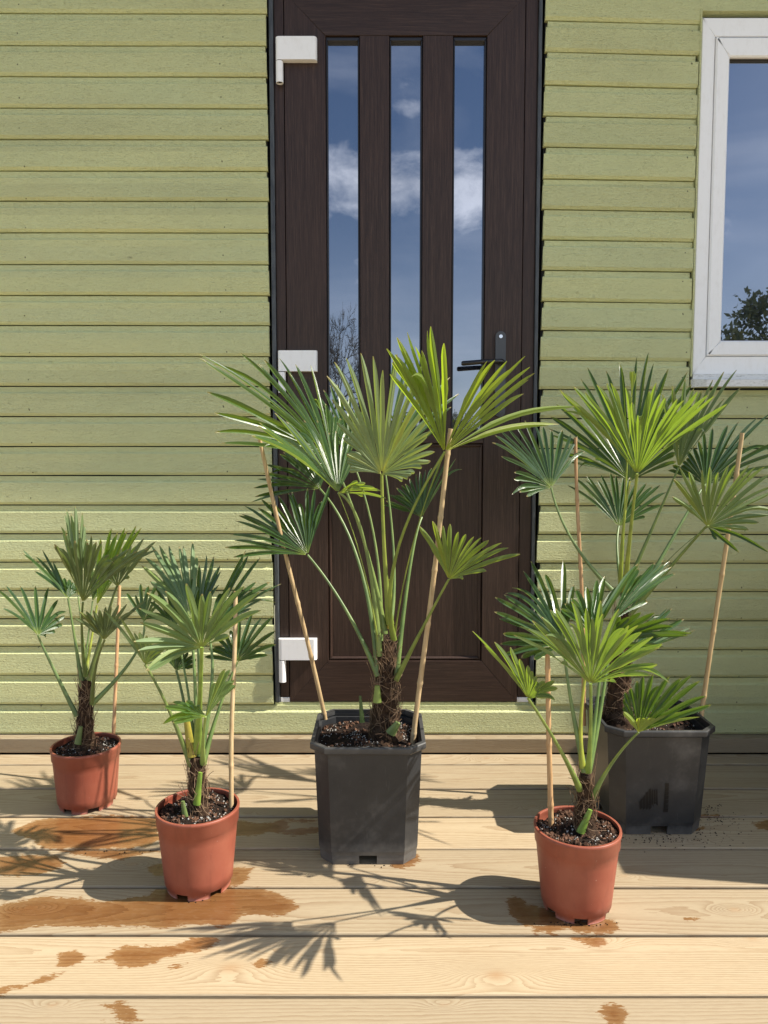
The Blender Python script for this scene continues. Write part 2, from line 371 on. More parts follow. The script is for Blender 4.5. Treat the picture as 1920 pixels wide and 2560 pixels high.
m_terra, nt, b = mat('terracotta_plastic', (.40, .10, .05), .42, .45)
n1 = noise(nt, mapped(nt, (1, 1, 1)), 9, 5, .6); n2 = noise(nt, mapped(nt, (1, 1, 1)), 70, 5, .7)
s = N(nt, 'ShaderNodeSeparateXYZ'); L(nt, mapped(nt, (1, 1, 1)), s.inputs[0])
c = ramp(nt, n1, [(.3, (.25, .060, .034)), (.7, (.335, .105, .062))])
gm = N(nt, 'ShaderNodeNewGeometry'); sp = N(nt, 'ShaderNodeSeparateXYZ'); L(nt, gm.outputs['Position'], sp.inputs[0])
lowb = M(nt, 'MULTIPLY', M(nt, 'SUBTRACT', .045, sp.outputs[2], clamp=True), 16.0)
lime = M(nt, 'MULTIPLY', M(nt, 'SUBTRACT', M(nt, 'ADD', M(nt, 'MULTIPLY', n2, .8), M(nt, 'MULTIPLY', lowb, .45)), .60, clamp=True), 3.0, clamp=True)
c = mix(nt, M(nt, 'MULTIPLY', lime, .30), c, (.50, .30, .24))
n4 = noise(nt, mapped(nt, (26, 26, 5)), 2.0, 5, .65)
c = mix(nt, M(nt, 'MULTIPLY', M(nt, 'SUBTRACT', n4, .52, clamp=True), 2.2, clamp=True), c, (.17, .052, .032))
n5 = noise(nt, mapped(nt, (1, 1, 1)), 38, 6, .75)
hi_ = M(nt, 'MULTIPLY', M(nt, 'SUBTRACT', sp.outputs[2], .11, clamp=True), 2.2)
c = mix(nt, M(nt, 'MULTIPLY', M(nt, 'SUBTRACT', M(nt, 'ADD', n5, hi_), .68, clamp=True), 3.5, clamp=True), c, (.085, .042, .028))
n6 = noise(nt, mapped(nt, (1, 1, 1)), 170, 2, .5)
c = mix(nt, M(nt, 'MULTIPLY', M(nt, 'SUBTRACT', n6, .74, clamp=True), 9, clamp=True), c, (.55, .42, .36))
L(nt, c, b.inputs['Base Color']); L(nt, M(nt, 'ADD', .36, M(nt, 'MULTIPLY', n2, .25)), b.inputs['Roughness']); bump(nt, b, n2, .08, .001)

m_black, nt, b = mat('black_plastic_pot', (.035, .036, .038), .42, .5)
n1 = noise(nt, mapped(nt, (1, 1, 1)), 7, 5, .65); n2 = noise(nt, mapped(nt, (1, 1, 1)), 260, 3, .7)
gm = N(nt, 'ShaderNodeNewGeometry'); sp = N(nt, 'ShaderNodeSeparateXYZ'); L(nt, gm.outputs['Position'], sp.inputs[0])
lowb = M(nt, 'MULTIPLY', M(nt, 'SUBTRACT', .05, sp.outputs[2], clamp=True), 12.0)
hib = M(nt, 'MULTIPLY', M(nt, 'SUBTRACT', sp.outputs[2], .244, clamp=True), 30.0, clamp=True)
c = ramp(nt, n1, [(.3, (.015, .017, .020)), (.6, (.034, .035, .037)), (.78, (.075, .074, .070))])
dust = M(nt, 'MULTIPLY', M(nt, 'SUBTRACT', M(nt, 'ADD', n1, M(nt, 'MULTIPLY', lowb, .6)), .53, clamp=True), 2.2, clamp=True)
c = mix(nt, dust, c, (.16, .155, .145)); c = mix(nt, M(nt, 'MULTIPLY', hib, .5), c, (.17, .165, .15))
spk = M(nt, 'MULTIPLY', M(nt, 'SUBTRACT', n2, .73, clamp=True), 7.0, clamp=True); c = mix(nt, M(nt, 'MULTIPLY', spk, .8), c, (.40, .39, .37))
n7 = noise(nt, mapped(nt, (60, 60, 7)), 2.0, 5, .7, 1.5)
c = mix(nt, M(nt, 'MULTIPLY', M(nt, 'SUBTRACT', n7, .60, clamp=True), 2.6, clamp=True), c, (.12, .118, .11))
L(nt, c, b.inputs['Base Color']); bump(nt, b, n2, .12, .0008)
m_resid, nt, b = mat('torn_label_residue', (.006, .006, .007), .3)

m_cane, nt, b = mat('bamboo_cane', (.55, .36, .17), .45, .4)
n1 = noise(nt, mapped(nt, (120, 120, 5)), 2.0, 5, .65); n2 = noise(nt, mapped(nt, (1, 1, 1)), 12, 4)
c = ramp(nt, n1, [(.3, (.36, .245, .12)), (.55, (.53, .39, .215)), (.75, (.62, .48, .29))])
c = mix(nt, M(nt, 'MULTIPLY', M(nt, 'SUBTRACT', n2, .55, clamp=True), 2.5), c, (.30, .18, .09))
oi = N(nt, 'ShaderNodeObjectInfo'); c = mix(nt, 1.0, c, oi.outputs['Color'], 'MULTIPLY')
L(nt, c, b.inputs['Base Color'])
m_bark, nt, b = mat('tree_bark', (.07, .055, .04), .9, .2)
m_foliage, nt, b = mat('tree_foliage', (.06, .075, .025), .6, .3)
gi = N(nt, 'ShaderNodeNewGeometry')
L(nt, ramp(nt, gi.outputs['Random Per Island'], [(0, (.07, .085, .03)), (.6, (.13, .15, .05)), (1, (.22, .21, .08))]), b.inputs['Base Color'])
m_ground, nt, b = mat('meadow_ground', (.07, .10, .03), .9, .2)
n1 = noise(nt, mapped(nt, (1, 1, 1)), 3, 6, .7); n2 = noise(nt, mapped(nt, (1, 1, 1)), .15, 4)
c = ramp(nt, n1, [(.3, (.26, .24, .17)), (.7, (.42, .38, .29))]); c = mix(nt, M(nt, 'MULTIPLY', n2, .5), c, (.24, .27, .13)); L(nt, c, b.inputs['Base Color'])

# ------------------------------------------------------------------ setting: ground + deck
mb = MB(); mb.add([(-600, -600, -.35), (600, -600, -.35), (600, 600, -.35), (-600, 600, -.35)], [(0, 1, 2, 3)])
tag(mb.build('ground', m_ground), 'pale dry gravel and grass ground around the timber deck', 'ground', kind='structure')

def deckY(y): return atz(960, y, 0).y
YT = deckY(1885)          # foot of the timber trim
YW = YT + .030            # face of the cladding
gaps = [YT] + [deckY(y) for y in (1911, 1971.5, 2041.4, 2122, 2218.5, 2337, 2489)]
while gaps[-1] > -5.2: gaps.append(gaps[-1]-.15)
GAP = .0078
def P7(X, Y): return (X/1.728, 2100+Y/1.728)
def P8(X, Y): return (960+X/1.728, 2100+Y/1.728)
def P3_(X, Y): return (X/2.304, 1600+Y/2.304)
def P6(X, Y): return (1200+X/2.304, 1640+Y/2.304)
def P4_(X, Y): return (720+X/3.457, 1600+Y/3.457)
wets = [
 [P3_(*p) for p in ((60, 1100), (200, 1040), (350, 1018), (600, 1008), (915, 1018), (925, 1150), (850, 1190), (600, 1202), (240, 1197), (190, 1150), (110, 1130))],
 [P3_(*p) for p in ((330, 1204), (920, 1204), (925, 1220), (850, 1225), (700, 1265), (560, 1255), (400, 1230))],
 [P3_(*p) for p in ((-40, 1250), (200, 1235), (330, 1240), (375, 1285), (350, 1310), (230, 1350), (80, 1362), (-40, 1345))],
 [P3_(*p) for p in ((840, 1315), (900, 1290), (960, 1290), (960, 1370), (880, 1350))],
 [P3_(*p) for p in ((1300, 1310), (1470, 1310), (1420, 1350), (1445, 1370), (1390, 1410), (1300, 1425))],
 [P7(*p) for p in ((-20, 290), (60, 270), (180, 243), (250, 250), (340, 250), (430, 268), (640, 240), (690, 203), (1110, 203), (1200, 232), (1262, 258), (1297, 290),
                   (1260, 312), (1200, 330), (1090, 325), (1050, 325), (1030, 350), (960, 380), (880, 366), (780, 372), (700, 388), (620, 375), (400, 375), (260, 375), (200, 370), (150, 376), (90, 388), (-20, 400))],
 [P7(*p) for p in ((535, 460), (600, 455), (680, 460), (780, 450), (830, 420), (945, 412), (940, 450), (870, 480), (740, 500), (660, 535), (590, 552), (520, 550), (480, 520), (400, 530), (450, 510), (500, 475))],
 [P7(*p) for p in ((260, 485), (330, 480), (378, 500), (350, 530), (290, 550), (240, 545))],
 [P7(*p) for p in ((200, 585), (280, 570), (240, 600), (180, 620), (120, 615))],
 [P7(*p) for p in ((60, 632), (140, 620), (90, 645), (-10, 668), (-10, 638))],
 [P7(*p) for p in ((1090, 530), (1130, 515), (1178, 525), (1160, 545), (1110, 553))],
 [P7(*p) for p in ((430, 708), (520, 698), (580, 725), (614, 775), (560, 790), (450, 775), (520, 758), (490, 735))],
 [P7(*p) for p in ((720, 552), (760, 535), (830, 540), (760, 560))],
 [P8(*p) for p in ((640, 370), (760, 360), (960, 338), (1000, 350), (1024, 385), (960, 405), (830, 400), (790, 385), (740, 400), (650, 400))],
 [P8(*p) for p in ((790, 413), (950, 413), (967, 440), (930, 463), (880, 455), (850, 440))],
 [P8(*p) for p in ((528, 262), (560, 240), (600, 258), (620, 280), (690, 290), (780, 325), (800, 372), (600, 372), (540, 320))],
 [P8(*p) for p in ((1290, 337), (1340, 330), (1374, 340), (1340, 350), (1300, 346))],
 [P8(*p) for p in ((918, 730), (960, 705), (1010, 710), (1062, 750), (1030, 800), (980, 797), (940, 765))],
 [P6(*p) for p in ((1200, 915), (1370, 908), (1384, 920), (1200, 932))],
 [P6(*p) for p in ((1150, 985), (1290, 985), (1300, 996), (1230, 1010), (1150, 1008))],
 [P6(*p) for p in ((1565, 965), (1700, 935), (1700, 1010), (1600, 995))],
 [P4_(*p) for p in ((1070, 1830), (1130, 1860), (1145, 1910), (1060, 1965), (990, 1975), (880, 1962), (900, 1900))],
 [P3_(*p) for p in ((1330, 1030), (1490, 1055), (1560, 1050), (1659, 1025), (1659, 1120), (1560, 1105), (1480, 1125), (1330, 1130))],
 [P4_(*p) for p in ((-60, 1545), (200, 1545), (295, 1553), (200, 1575), (-60, 1565))],
 [P4_(*p) for p in ((-60, 1640), (160, 1618), (300, 1612), (300, 1660), (80, 1690), (-60, 1680))],
]
WP = []
for w_ in wets: WP.append(np.array([[*atz(x, y, 0).xy] for x, y in w_]))
def sdf(P, poly):
    a = poly; c = np.roll(poly, -1, 0); d = np.full(len(P), 1e9); ins = np.zeros(len(P), bool)
    for p, q in zip(a, c):
        e = q-p; t = np.clip(((P-p)@e)/max(e@e, 1e-12), 0, 1); dd = np.hypot(*(P-(p+t[:, None]*e)).T); d = np.minimum(d, dd)
        cond = (p[1] > P[:, 1]) != (q[1] > P[:, 1])
        with np.errstate(all='ignore'): xi = (q[0]-p[0])*(P[:, 1]-p[1])/(q[1]-p[1])+p[0]
        ins ^= cond & (P[:, 0] < xi)
    return np.where(ins, d, -d)
knots = [(575, 2420, 1.0, .020), (572, 2350, .8, .013), (1240, 2437, 1.2, .018), (1836, 2274, 1.0, .010), (1560, 2190, .7, .008), (1500, 2355, .8, .010),
         (330, 2160, .8, .012), (75, 2270, .9, .012), (1880, 2345, .9, .012), (130, 2512, .6, .008), (1110, 2510, .5, .007), (1215, 1896, .9, .010), (1740, 2100, .6, .008), (620, 2030, .6, .008),
         (980, 2200, .6, .007), (1330, 2015, .8, .008)]
KN = [(*atz(x, y, 0).xy, s_, r_) for x, y, s_, r_ in knots]
rng = np.random.default_rng(5)
def make_deck():
    V = []; Fc = []; PH = []; WT = []; BD = []; KT = []; base = 0
    for i in range(len(gaps)-1):
        y1, y0 = gaps[i]-(GAP/2 if i else 0), gaps[i+1]+GAP/2
        vis = y1 > .7
        step = .006 if vis else .03
        xs = np.unique(np.concatenate([np.arange(-3.2, -1.3, .1), np.arange(-1.3, 1.3, .008 if vis else .1), np.arange(1.3, 4.0, .1)]))
        ny = max(4, int((y1-y0-.008)/step))
        yy = np.concatenate([[y0, y0, y0+.0012], np.linspace(y0+.004, y1-.004, ny), [y1-.0012, y1, y1]])
        zz = np.concatenate([[-.044, -.003, -.0010], np.zeros(ny), [-.0010, -.003, -.044]])
        off = rng.uniform(-.0012, .0012); xx, Yg = np.meshgrid(xs, yy); Zg = np.repeat(zz[:, None], len(xs), 1)+off*(Yg > 0)*0
        wob = .0006*np.sin(xx*2.1+i*1.7)
        Zg = Zg+wob
        w_ = y1-y0
        yc = (y0+y1)/2 + rng.uniform(-.03, .03); zc = rng.uniform(.035, .075)
        if i in (6,): zc = .02
        n = np.array([[mnoise.noise(Vector((x*1.1, i*7.3, 0)))*.022, mnoise.noise(Vector((x*.7, i*3.1, 5)))*.03, mnoise.noise(Vector((x*4, i*2.1, 9)))*.0045] for x in xs])
        r = np.sqrt((Yg-yc-n[:, 1][None])**2+(zc+n[:, 0][None]*1.6+n[:, 2][None])**2)
        ph = r/.0052
        kt = np.zeros_like(ph)
        for kx, ky, s_, kr in KN:
            if y0-.01 < ky < y1+.01:
                e = ((xx-kx)/(kr*3.4))**2+((Yg-ky)/(kr*1.25))**2
                ph = ph + s_*7*np.exp(-e*.7)
                e2 = ((xx-kx)/(kr*1.0))**2+((Yg-ky)/(kr*.62))**2
                kt = np.maximum(kt, s_*np.exp(-e2*1.3))
        P = np.stack([xx.ravel(), Yg.ravel()], 1)
        wt = np.full(len(P), -.05)
        if vis:
            for poly in WP:
                lo = poly.min(0)-.05; hi = poly.max(0)+.05
                mk = (P[:, 0] > lo[0]) & (P[:, 0] < hi[0]) & (P[:, 1] > lo[1]) & (P[:, 1] < hi[1])
                if mk.any(): wt[mk] = np.maximum(wt[mk], sdf(P[mk], poly))
        R, C = xx.shape
        idx = np.arange(R*C).reshape(R, C)+base
        q = np.stack([idx[:-1, :-1], idx[:-1, 1:], idx[1:, 1:], idx[1:, :-1]], -1).reshape(-1, 4)
        V.append(np.stack([xx.ravel(), Yg.ravel(), Zg.ravel()], 1)); Fc.append(q); PH.append(ph.ravel()+i*13.7); WT.append(wt); BD.append(np.full(R*C, rng.uniform(0, 1))); KT.append(kt.ravel())
        base += R*C
    V = np.concatenate(V); Fc = np.concatenate(Fc)
    me = bpy.data.meshes.new('deck'); me.from_pydata(V.tolist(), [], Fc.tolist()); me.update()
    for nm, arr in (('phase', PH), ('wet', WT), ('bid', BD), ('knot', KT)):
        a = me.attributes.new(nm, 'FLOAT', 'POINT'); a.data.foreach_set('value', np.concatenate(arr).astype(np.float32))
    me.materials.append(m_deck)
    o = bpy.data.objects.new('deck', me); COL.objects.link(o); return o
deck = make_deck()
tag(deck, 'pale timber deck boards with damp brown water stains', 'deck', kind='structure')
mb = MB(); mb.box(-3.2, 4.0, -5.4, YT+.25, -.12, -.045)  # solid slab, coloured black to paint the shade below the gaps
tag(mb.build('deck_frame', m_gap), 'framing under the deck boards, coloured black as the shade in the gaps', 'deck frame', kind='structure')

# ------------------------------------------------------------------ cabin
cabin = empty('wooden_cabin', (0, YW+.1, 0))
tag(cabin, 'cabin wall clad in olive green horizontal boards around a brown door and white window', 'cabin')
zW = lambda y, x=960: at(x, y, YW).z
xW = lambda x, y: at(x, y, YW).x
left_rows = [29, 110, 188, 267.4, 346, 425, 500.6, 580, 660, 738, 813, 891, 966, 1042, 1117, 1190, 1264, 1336, 1407, 1478, 1549, 1618, 1691, 1765, 1839]
right_rows = [49, 128, 211, 288, 366, 445.6, 522.6, 599, 675, 753.5, 826, 901, 974.5, 1047, 1122, 1194, 1266, 1338, 1410, 1481, 1554.6, 1627, 1696, 1768, 1839]
xl_end = (xW(668, 0)+xW(684, 1755))/2
xr_beg = (xW(1366, 0)+xW(1336, 1755))/2
xwin = (xW(1752, 60)+xW(1726, 920))/2
wr = random.Random(3)
def board(mb, x0, x1, zb, zt, dzl=0., dzr=0., jl=True, jr=True, seed=0):
    # cross section from back top, recess, ledge, face, bevelled underside
    n = max(2, int((x1-x0)/.04))
    f = YW; rec = .0075
    prof = [(f+.02, zt-.0006), (f+rec, zt-.0006), (f+rec, zt-.0150), (f+rec-.0015, zt-.0168), (f+.0014, zt-.0186), (f, zt-.0200), (f, zb+.0110), (f+.0008, zb+.0098), (f+.0062, zb+.0030), (f+.02, zb+.0030)]
    x0j = x0+(wr.uniform(-.001, .004) if jl else 0); x1j = x1-(wr.uniform(-.001, .004) if jr else 0)
    vs = []; ph = wr.uniform(0, 6)
    bow = wr.uniform(-.0012, .0012)
    for i in range(n+1):
        t = i/n; x = x0j+(x1j-x0j)*t
        dz = dzl*(1-t)+dzr*t + .0009*mnoise.noise(Vector((x*3, seed, 0)))
        dy = .0010*mnoise.noise(Vector((x*1.3, seed*3.3, 4)))+bow*math.sin(ph+x*1.2)
        xe = (wr.uniform(.001, .010) if jl and i == 0 else 0)-(wr.uniform(.0, .006) if jr and i == n else 0)
        for k, (y, z) in enumerate(prof): vs.append((x+(xe if k < 3 else xe*.3 if k == 3 else 0), y+dy, z+dz+(0.0006*mnoise.noise(Vector((x*22, seed, k))) if 5 <= k <= 7 else 0)))
    m_ = len(prof)
    fs = [(i*m_+k, (i+1)*m_+k, (i+1)*m_+(k+1) % m_, i*m_+(k+1) % m_) for i in range(n) for k in range(m_)]
    fs += [tuple(range(m_)), tuple(range(n*m_+m_-1, n*m_-1, -1))]
    mb.add(vs, fs)
PITCH = .0868
mb = MB()
zs = [zW(y, 300) for y in left_rows]
zs = [zs[0]+PITCH*k for k in (3, 2, 1)] + zs
for i in range(1, len(zs)):
    last = (i == len(zs)-1)
    x1 = xl_end if not last else 3.2
    t = max(0, (zs[i]-.75)/1.5)
    board(mb, -2.6, x1, zs[i], zs[i-1], .003*t, -.0045*t if not last else 0, False, not last, i)
part(mb, 'cladding', m_paint, cabin)
mb = MB()
zr = [zW(y, 1365) for y in right_rows]; zr = [zr[0]+PITCH*k for k in (3, 2, 1)] + zr
ztopwin = at(1760, 22, YW).z; zbotwin = at(1730, 950, YW).z
for i in range(1, len(zr)-1):
    zt, zb = zr[i-1], zr[i]; t = max(0, (zb-.62)/1.6)
    if zb > ztopwin: board(mb, xr_beg, 3.2, zb, zt, 0, -.012*t*3, True, False, 40+i)
    elif zt > ztopwin:   # board notched round the head of the window
        board(mb, xr_beg, xwin, zb, zt, 0, -.012*t, True, False, 40+i)
    elif zb < zbotwin-.05 and zt < zbotwin: board(mb, xr_beg, 3.2, zb, zt, 0, -.004*t, True, False, 40+i)
    elif zb < zbotwin and zt > zbotwin:
        board(mb, xr_beg, xwin, zb, zt, 0, -.006*t, True, True, 40+i)
        mb.box(xwin, 3.2, YW+.0012, YW+.02, zb+.0065, zbotwin)
    else: board(mb, xr_beg, xwin, zb, zt, 0, -.012*t, True, True, 40+i)
# piece above the window head
zh = [z for z in zr if z > ztopwin][-1]
mb.box(xwin+.0005, 3.2, YW+.0012, YW+.02, ztopwin, zh+.004)
part(mb, 'cladding', m_paint, cabin)
# painted reveal round the window opening
mb = MB()
mb.prism([(xwin, ztopwin), (3.2, ztopwin), (3.2, ztopwin-.006), (xwin+.004, ztopwin-.006), (xwin+.004, zbotwin+.01), (xwin, zbotwin+.01)][::-1], 'y', YW-.0015, YW+.03)
part(mb, 'window_reveal', m_paint, cabin)
mb = MB(); mb.box(-2.6, xl_end-.004, YW+.021, YW+.05, .0, 2.6); mb.box(xr_beg+.004, 3.2, YW+.041, YW+.05, 0, 2.6); mb.box(xl_end-.004, xr_beg+.004, YW+.06, YW+.08, 0, 2.6)
mb.box(xr_beg+.004, xwin, YW+.021, YW+.04, 0, 2.6); mb.box(xwin, 3.2, YW+.021, YW+.04, 0, zbotwin-.004)
part(mb, 'backing_board', m_dark, cabin)
# roof edge above the frame
mb = MB(); mb.box(-2.8, 5.2, YW-.225, YW+2.4, 2.42, 2.50, .006); part(mb, 'roof', m_grey, cabin)
mb = MB(); mb.box(-2.6, -2.5, YW+.05, YW+2.3, 0, 2.419); mb.box(3.1, 3.2, YW+.05, YW+2.3, 0, 2.419); mb.box(-2.5, 3.1, YW+2.2, YW+2.3, 0, 2.419); part(mb, 'wall', m_paint, cabin)
# timber trim at the foot
zt_ = at(960, 1847, YT).z
mb = MB(); mb.box(-2.6, 3.2, YT, YW+.0205, .003, zt_, .0025); part(mb, 'base_trim', m_trim, cabin)
# unseen post added past the right edge to shade the wall
mb = MB(); mb.box(1.52, 1.62, YW-.135, YW-.002, .05, 1.74, .004); part(mb, 'shade_post', m_paint, cabin)

# window
YF = YW+.004
win = MB()
def wx(x, y): return at(x, y, YF).x
def wz(y, x=1800): return at(x, y, YF).z
fx0 = (wx(1757, 43)+wx(1731, 920))/2; fx1 = (wx(1787, 100)+wx(1766, 890))/2; fx2 = (wx(1823, 145)+wx(1801, 852))/2
fz0, fz1, fz2 = wz(44), wz(91), wz(145); bz0, bz1, bz2 = wz(936), wz(891), wz(852)
FX1 = 2.35
def frame_ring(mb, x0, x1, z0, z1, wl, wr_, wt_, wb, yf, yb, bev=.0015):
    # four mitred members
    a = [(x0, z0), (x1, z0), (x1, z1), (x0, z1)]; c = [(x0+wl, z0+wb), (x1-wr_, z0+wb), (x1-wr_, z1-wt_), (x0+wl, z1-wt_)]
    for i in range(4):
        j = (i+1) % 4
        e = .0002
        q = [a[i], a[j], c[j], c[i]]
        cx = sum(p[0] for p in q)/4; cz = sum(p[1] for p in q)/4
        qi = [(p[0]+(cx-p[0])*.0+(e if p[0] < cx else -e), p[1]+(e if p[1] < cz else -e)) for p in q]
        bx = [(p[0]+(bev if p[0] < cx else -bev)*(1 if i in (1, 3) else 0), p[1]+(bev if p[1] < cz else -bev)*(1 if i in (0, 2) else 0)) for p in qi]
        vs = [(p[0], yb, p[1]) for p in qi]+[(p[0], yf+bev, p[1]) for p in qi]+[(p[0], yf, p[1]) for p in bx]
        fs = [(0, 1, 2, 3)]+[(k, k+4, (k+1) % 4+4, (k+1) % 4) for k in range(4)]+[(k+4, k+8, (k+1) % 4+8, (k+1) % 4+4) for k in range(4)]+[(8, 11, 10, 9)]
        mb.add(vs, fs)
frame_ring(win, fx0, FX1, bz0, fz0, fx1-fx0, .05, fz0-fz1, bz1-bz0, YF, YF+.05)
window = part(win, 'window', m_white, cabin)
mb = MB(); frame_ring(mb, fx1+.001, FX1-.051, bz1+.001, fz1-.004, fx2-fx1-.001, .05, fz1-fz2-.004, bz2-bz1-.001, YF-.006, YF+.04, .004)
def sub(mb_, name, m_, par, color=None, label=None):
    o = mb_.build(name, m_, None, color); o.parent = par
    if label: o['label'] = label
    return o
sub(mb, 'sash', m_white, window)
mb = MB(); frame_ring(mb, fx2-.002, FX1-.099, bz2-.002, fz2+.002, .005, .005, .006, .005, YF+.006, YF+.03); sub(mb, 'gasket', m_bead, window)
mb = MB(); mb.add([(fx2-.004, YF+.014, bz2-.004), (FX1-.095, YF+.014, bz2-.004), (FX1-.095, YF+.014, fz2+.004), (fx2-.004, YF+.014, fz2+.004)], [(0, 1, 2, 3)])
mb.add([(fx2-.004, YF+.0185, bz2-.004), (FX1-.095, YF+.0185, bz2-.004), (FX1-.095, YF+.0185, fz2+.004), (fx2-.004, YF+.0185, fz2+.004)], [(3, 2, 1, 0)])
sub(mb, 'pane', m_glass, window)
mb = MB()
zs0 = at(1800, 966, YW-.034).z; zs1 = at(1800, 949, YW-.034).z
xs0 = xwin+.002
poly = [(xs0, YW-.0005), (xs0+.006, YW-.012), (xs0+.030, YW-.034), (FX1+.03, YW-.034), (FX1+.03, YW-.0005)]
vs = [(x, y, zs0) for x, y in poly]+[(x, y, zs1+(YW-y < .02)*.004+0) for x, y in poly]
mb.add(vs, [(0, 1, 2, 3, 4)[::-1], (5, 6, 7, 8, 9)]+[(i, (i+1) % 5, (i+1) % 5+5, i+5) for i in range(5)])
mb.box(fx0, FX1, YW-.0006, YF+.02, zs0+.002, bz0-.0003)
sub(mb, 'sill', m_sill, window)

# door
YD = YW+.009
dx = lambda x, y: at(x, y, YD).x
dz = lambda y, x=960: at(x, y, YD).z
def avg(xa, ya, xb, yb, Y=YD): return (at(xa, ya, Y).x+at(xb, yb, Y).x)/2
L0 = avg(716, 0, 719, 1755); L1 = avg(1323, 0, 1284, 1755)
p_ = [(avg(823, 107, 822, 830), avg(897, 107, 895.5, 830)), (avg(978.5, 107, 974.5, 830), avg(1055.5, 107, 1049.7, 830)), (avg(1137.7, 107, 1130.7, 830), avg(1213.5, 107, 1201.5, 830))]
zg1, zg0 = dz(96), dz(1078)
zbot, ztop = dz(1754), dz(-150)
pz1, pz0 = dz(1108), dz(1652); px0, px1 = avg(818, 1108, 818, 1652), avg(1196, 1108, 1190, 1652)
door = MB()
D = .045
rb = .009
# side stiles, mullions, bottom rail pieces modelled with mitred corners
def strip(mb, q, yf=YD, yb=YD+D, e=.0003, bev=.0008):
    cx = sum(p[0] for p in q)/len(q); cz = sum(p[1] for p in q)/len(q); n = len(q)
    a = [(p[0]+(cx-p[0])*0+(e if p[0] < cx else -e), p[1]+(e if p[1] < cz else -e)) for p in q]
    c = [(p[0]+(bev if p[0] < cx else -bev), p[1]+(bev if p[1] < cz else -bev)) for p in a]
    vs = [(p[0], yb, p[1]) for p in a]+[(p[0], yf+bev, p[1]) for p in a]+[(p[0], yf, p[1]) for p in c]
    fs = [tuple(range(n))]+[(k, k+n, (k+1) % n+n, (k+1) % n) for k in range(n)]+[(k+n, k+2*n, (k+1) % n+2*n, (k+1) % n+n) for k in range(n)]+[tuple(range(3*n-1, 2*n-1, -1))]
    mb.add(vs, fs)
GX0, GX1 = p_[0][0]-.008, p_[2][1]+.008
SX0, SX1 = L0, L1
strip(door, [(SX0, zbot), (GX0, pz0), (GX0, zg1+.008), (SX0, zg1+.008+(GX0-SX0))])
strip(door, [(SX1, zbot), (GX1, pz0), (GX1, zg1+.008), (SX1, zg1+.008+(SX1-GX1))])
for a, c in ((p_[0][1]+.004, p_[1][0]-.004), (p_[1][1]+.004, p_[2][0]-.004)): strip(door, [(a, zg0), (c, zg0), (c, zg1+.008), (a, zg1+.008)])
door_o = part(door, 'door', m_doorV, cabin)
mb = MB()
zt2 = zg1+.008
for q_ in ([(SX0, zbot), (SX1, zbot), (GX1, pz0), (GX0, pz0)], [(GX0, zt2), (GX1, zt2), (SX1, zt2+(SX1-GX1)), (SX0, zt2+(GX0-SX0))], [(GX0, pz1), (GX1, pz1), (GX1, zg0-.0), (GX0, zg0-.0)]):
    mb = MB(); strip(mb, q_); sub(mb, 'rail', m_doorH, door_o)
mb = MB()
frame_ring(mb, GX0, GX1, pz0, pz1, .011, .011, .011, .011, YD+.0045, YD+.03, .004)
sub(mb, 'panel_bead', m_doorV, door_o)
mb = MB(); mb.box(GX0+.011, GX1-.011, YD+.012, YD+.03, pz0+.011, pz1-.011)
sub(mb, 'panel', m_doorV, door_o)
for a, c in p_:
    mb = MB(); frame_ring(mb, a-.008 if a == p_[0][0] else a-.004, c+.008 if c == p_[2][1] else c+.004, zg0, zg1+.0075, .006, .006, .012, .006, YD+.006, YD+.03, .002); sub(mb, 'glazing_bead', m_bead, door_o)
    mb = MB(); mb.add([(a-.003, YD+.019, zg0), (c+.003, YD+.019, zg0), (c+.003, YD+.019, zg1+.004), (a-.003, YD+.019, zg1+.004)], [(0, 1, 2, 3)])
    mb.add([(a-.003, YD+.023, zg0), (c+.003, YD+.023, zg0), (c+.003, YD+.023, zg1+.004), (a-.003, YD+.023, zg1+.004)], [(3, 2, 1, 0)])
    sub(mb, 'pane', m_glass, door_o)
# door frame
YFr = YD+.004
f0 = avg(688, 0, 696, 1755); f1 = avg(1352, 0, 1318, 1755)
mb = MB(); mb.box(f0, L0-.002, YFr, YFr+.04, zbot+.012, 2.4, .002); mb.box(L1+.002, f1, YFr, YFr+.04, zbot+.012, 2.4, .002)
mb.box(f0, f1, YFr+.001, YFr+.04, zt2+(SX1-GX1)+.004, 2.41)
frame_o = part(mb, 'door_frame', m_doorV, cabin)
mb = MB(); mb.box(f0+.001, L0-.001, YFr-.001, YFr+.038, zbot-.002, zbot+.0115, .001); sub(mb, 'end_cap', m_white, frame_o)
mb = MB(); mb.box(L1+.001, f1-.001, YFr-.001, YFr+.038, zbot-.002, zbot+.0115, .001)
sub(mb, 'end_cap', m_white, frame_o)
mb = MB(); mb.box(xl_end+.004, f0-.0005, YW+.004, YFr+.03, zbot-.002, 2.41, .003); mb.box(f1+.0005, xr_beg-.006, YW+.004, YFr+.03, zbot-.002, 2.41, .003)
sub(mb, 'seal', m_seal, frame_o)
mb = MB(); mb.box(xl_end+.001, xr_beg-.001, YW+.012, YW+.059, zs[-2]-.006, zbot-.0025)
part(mb, 'threshold', m_paint, cabin)
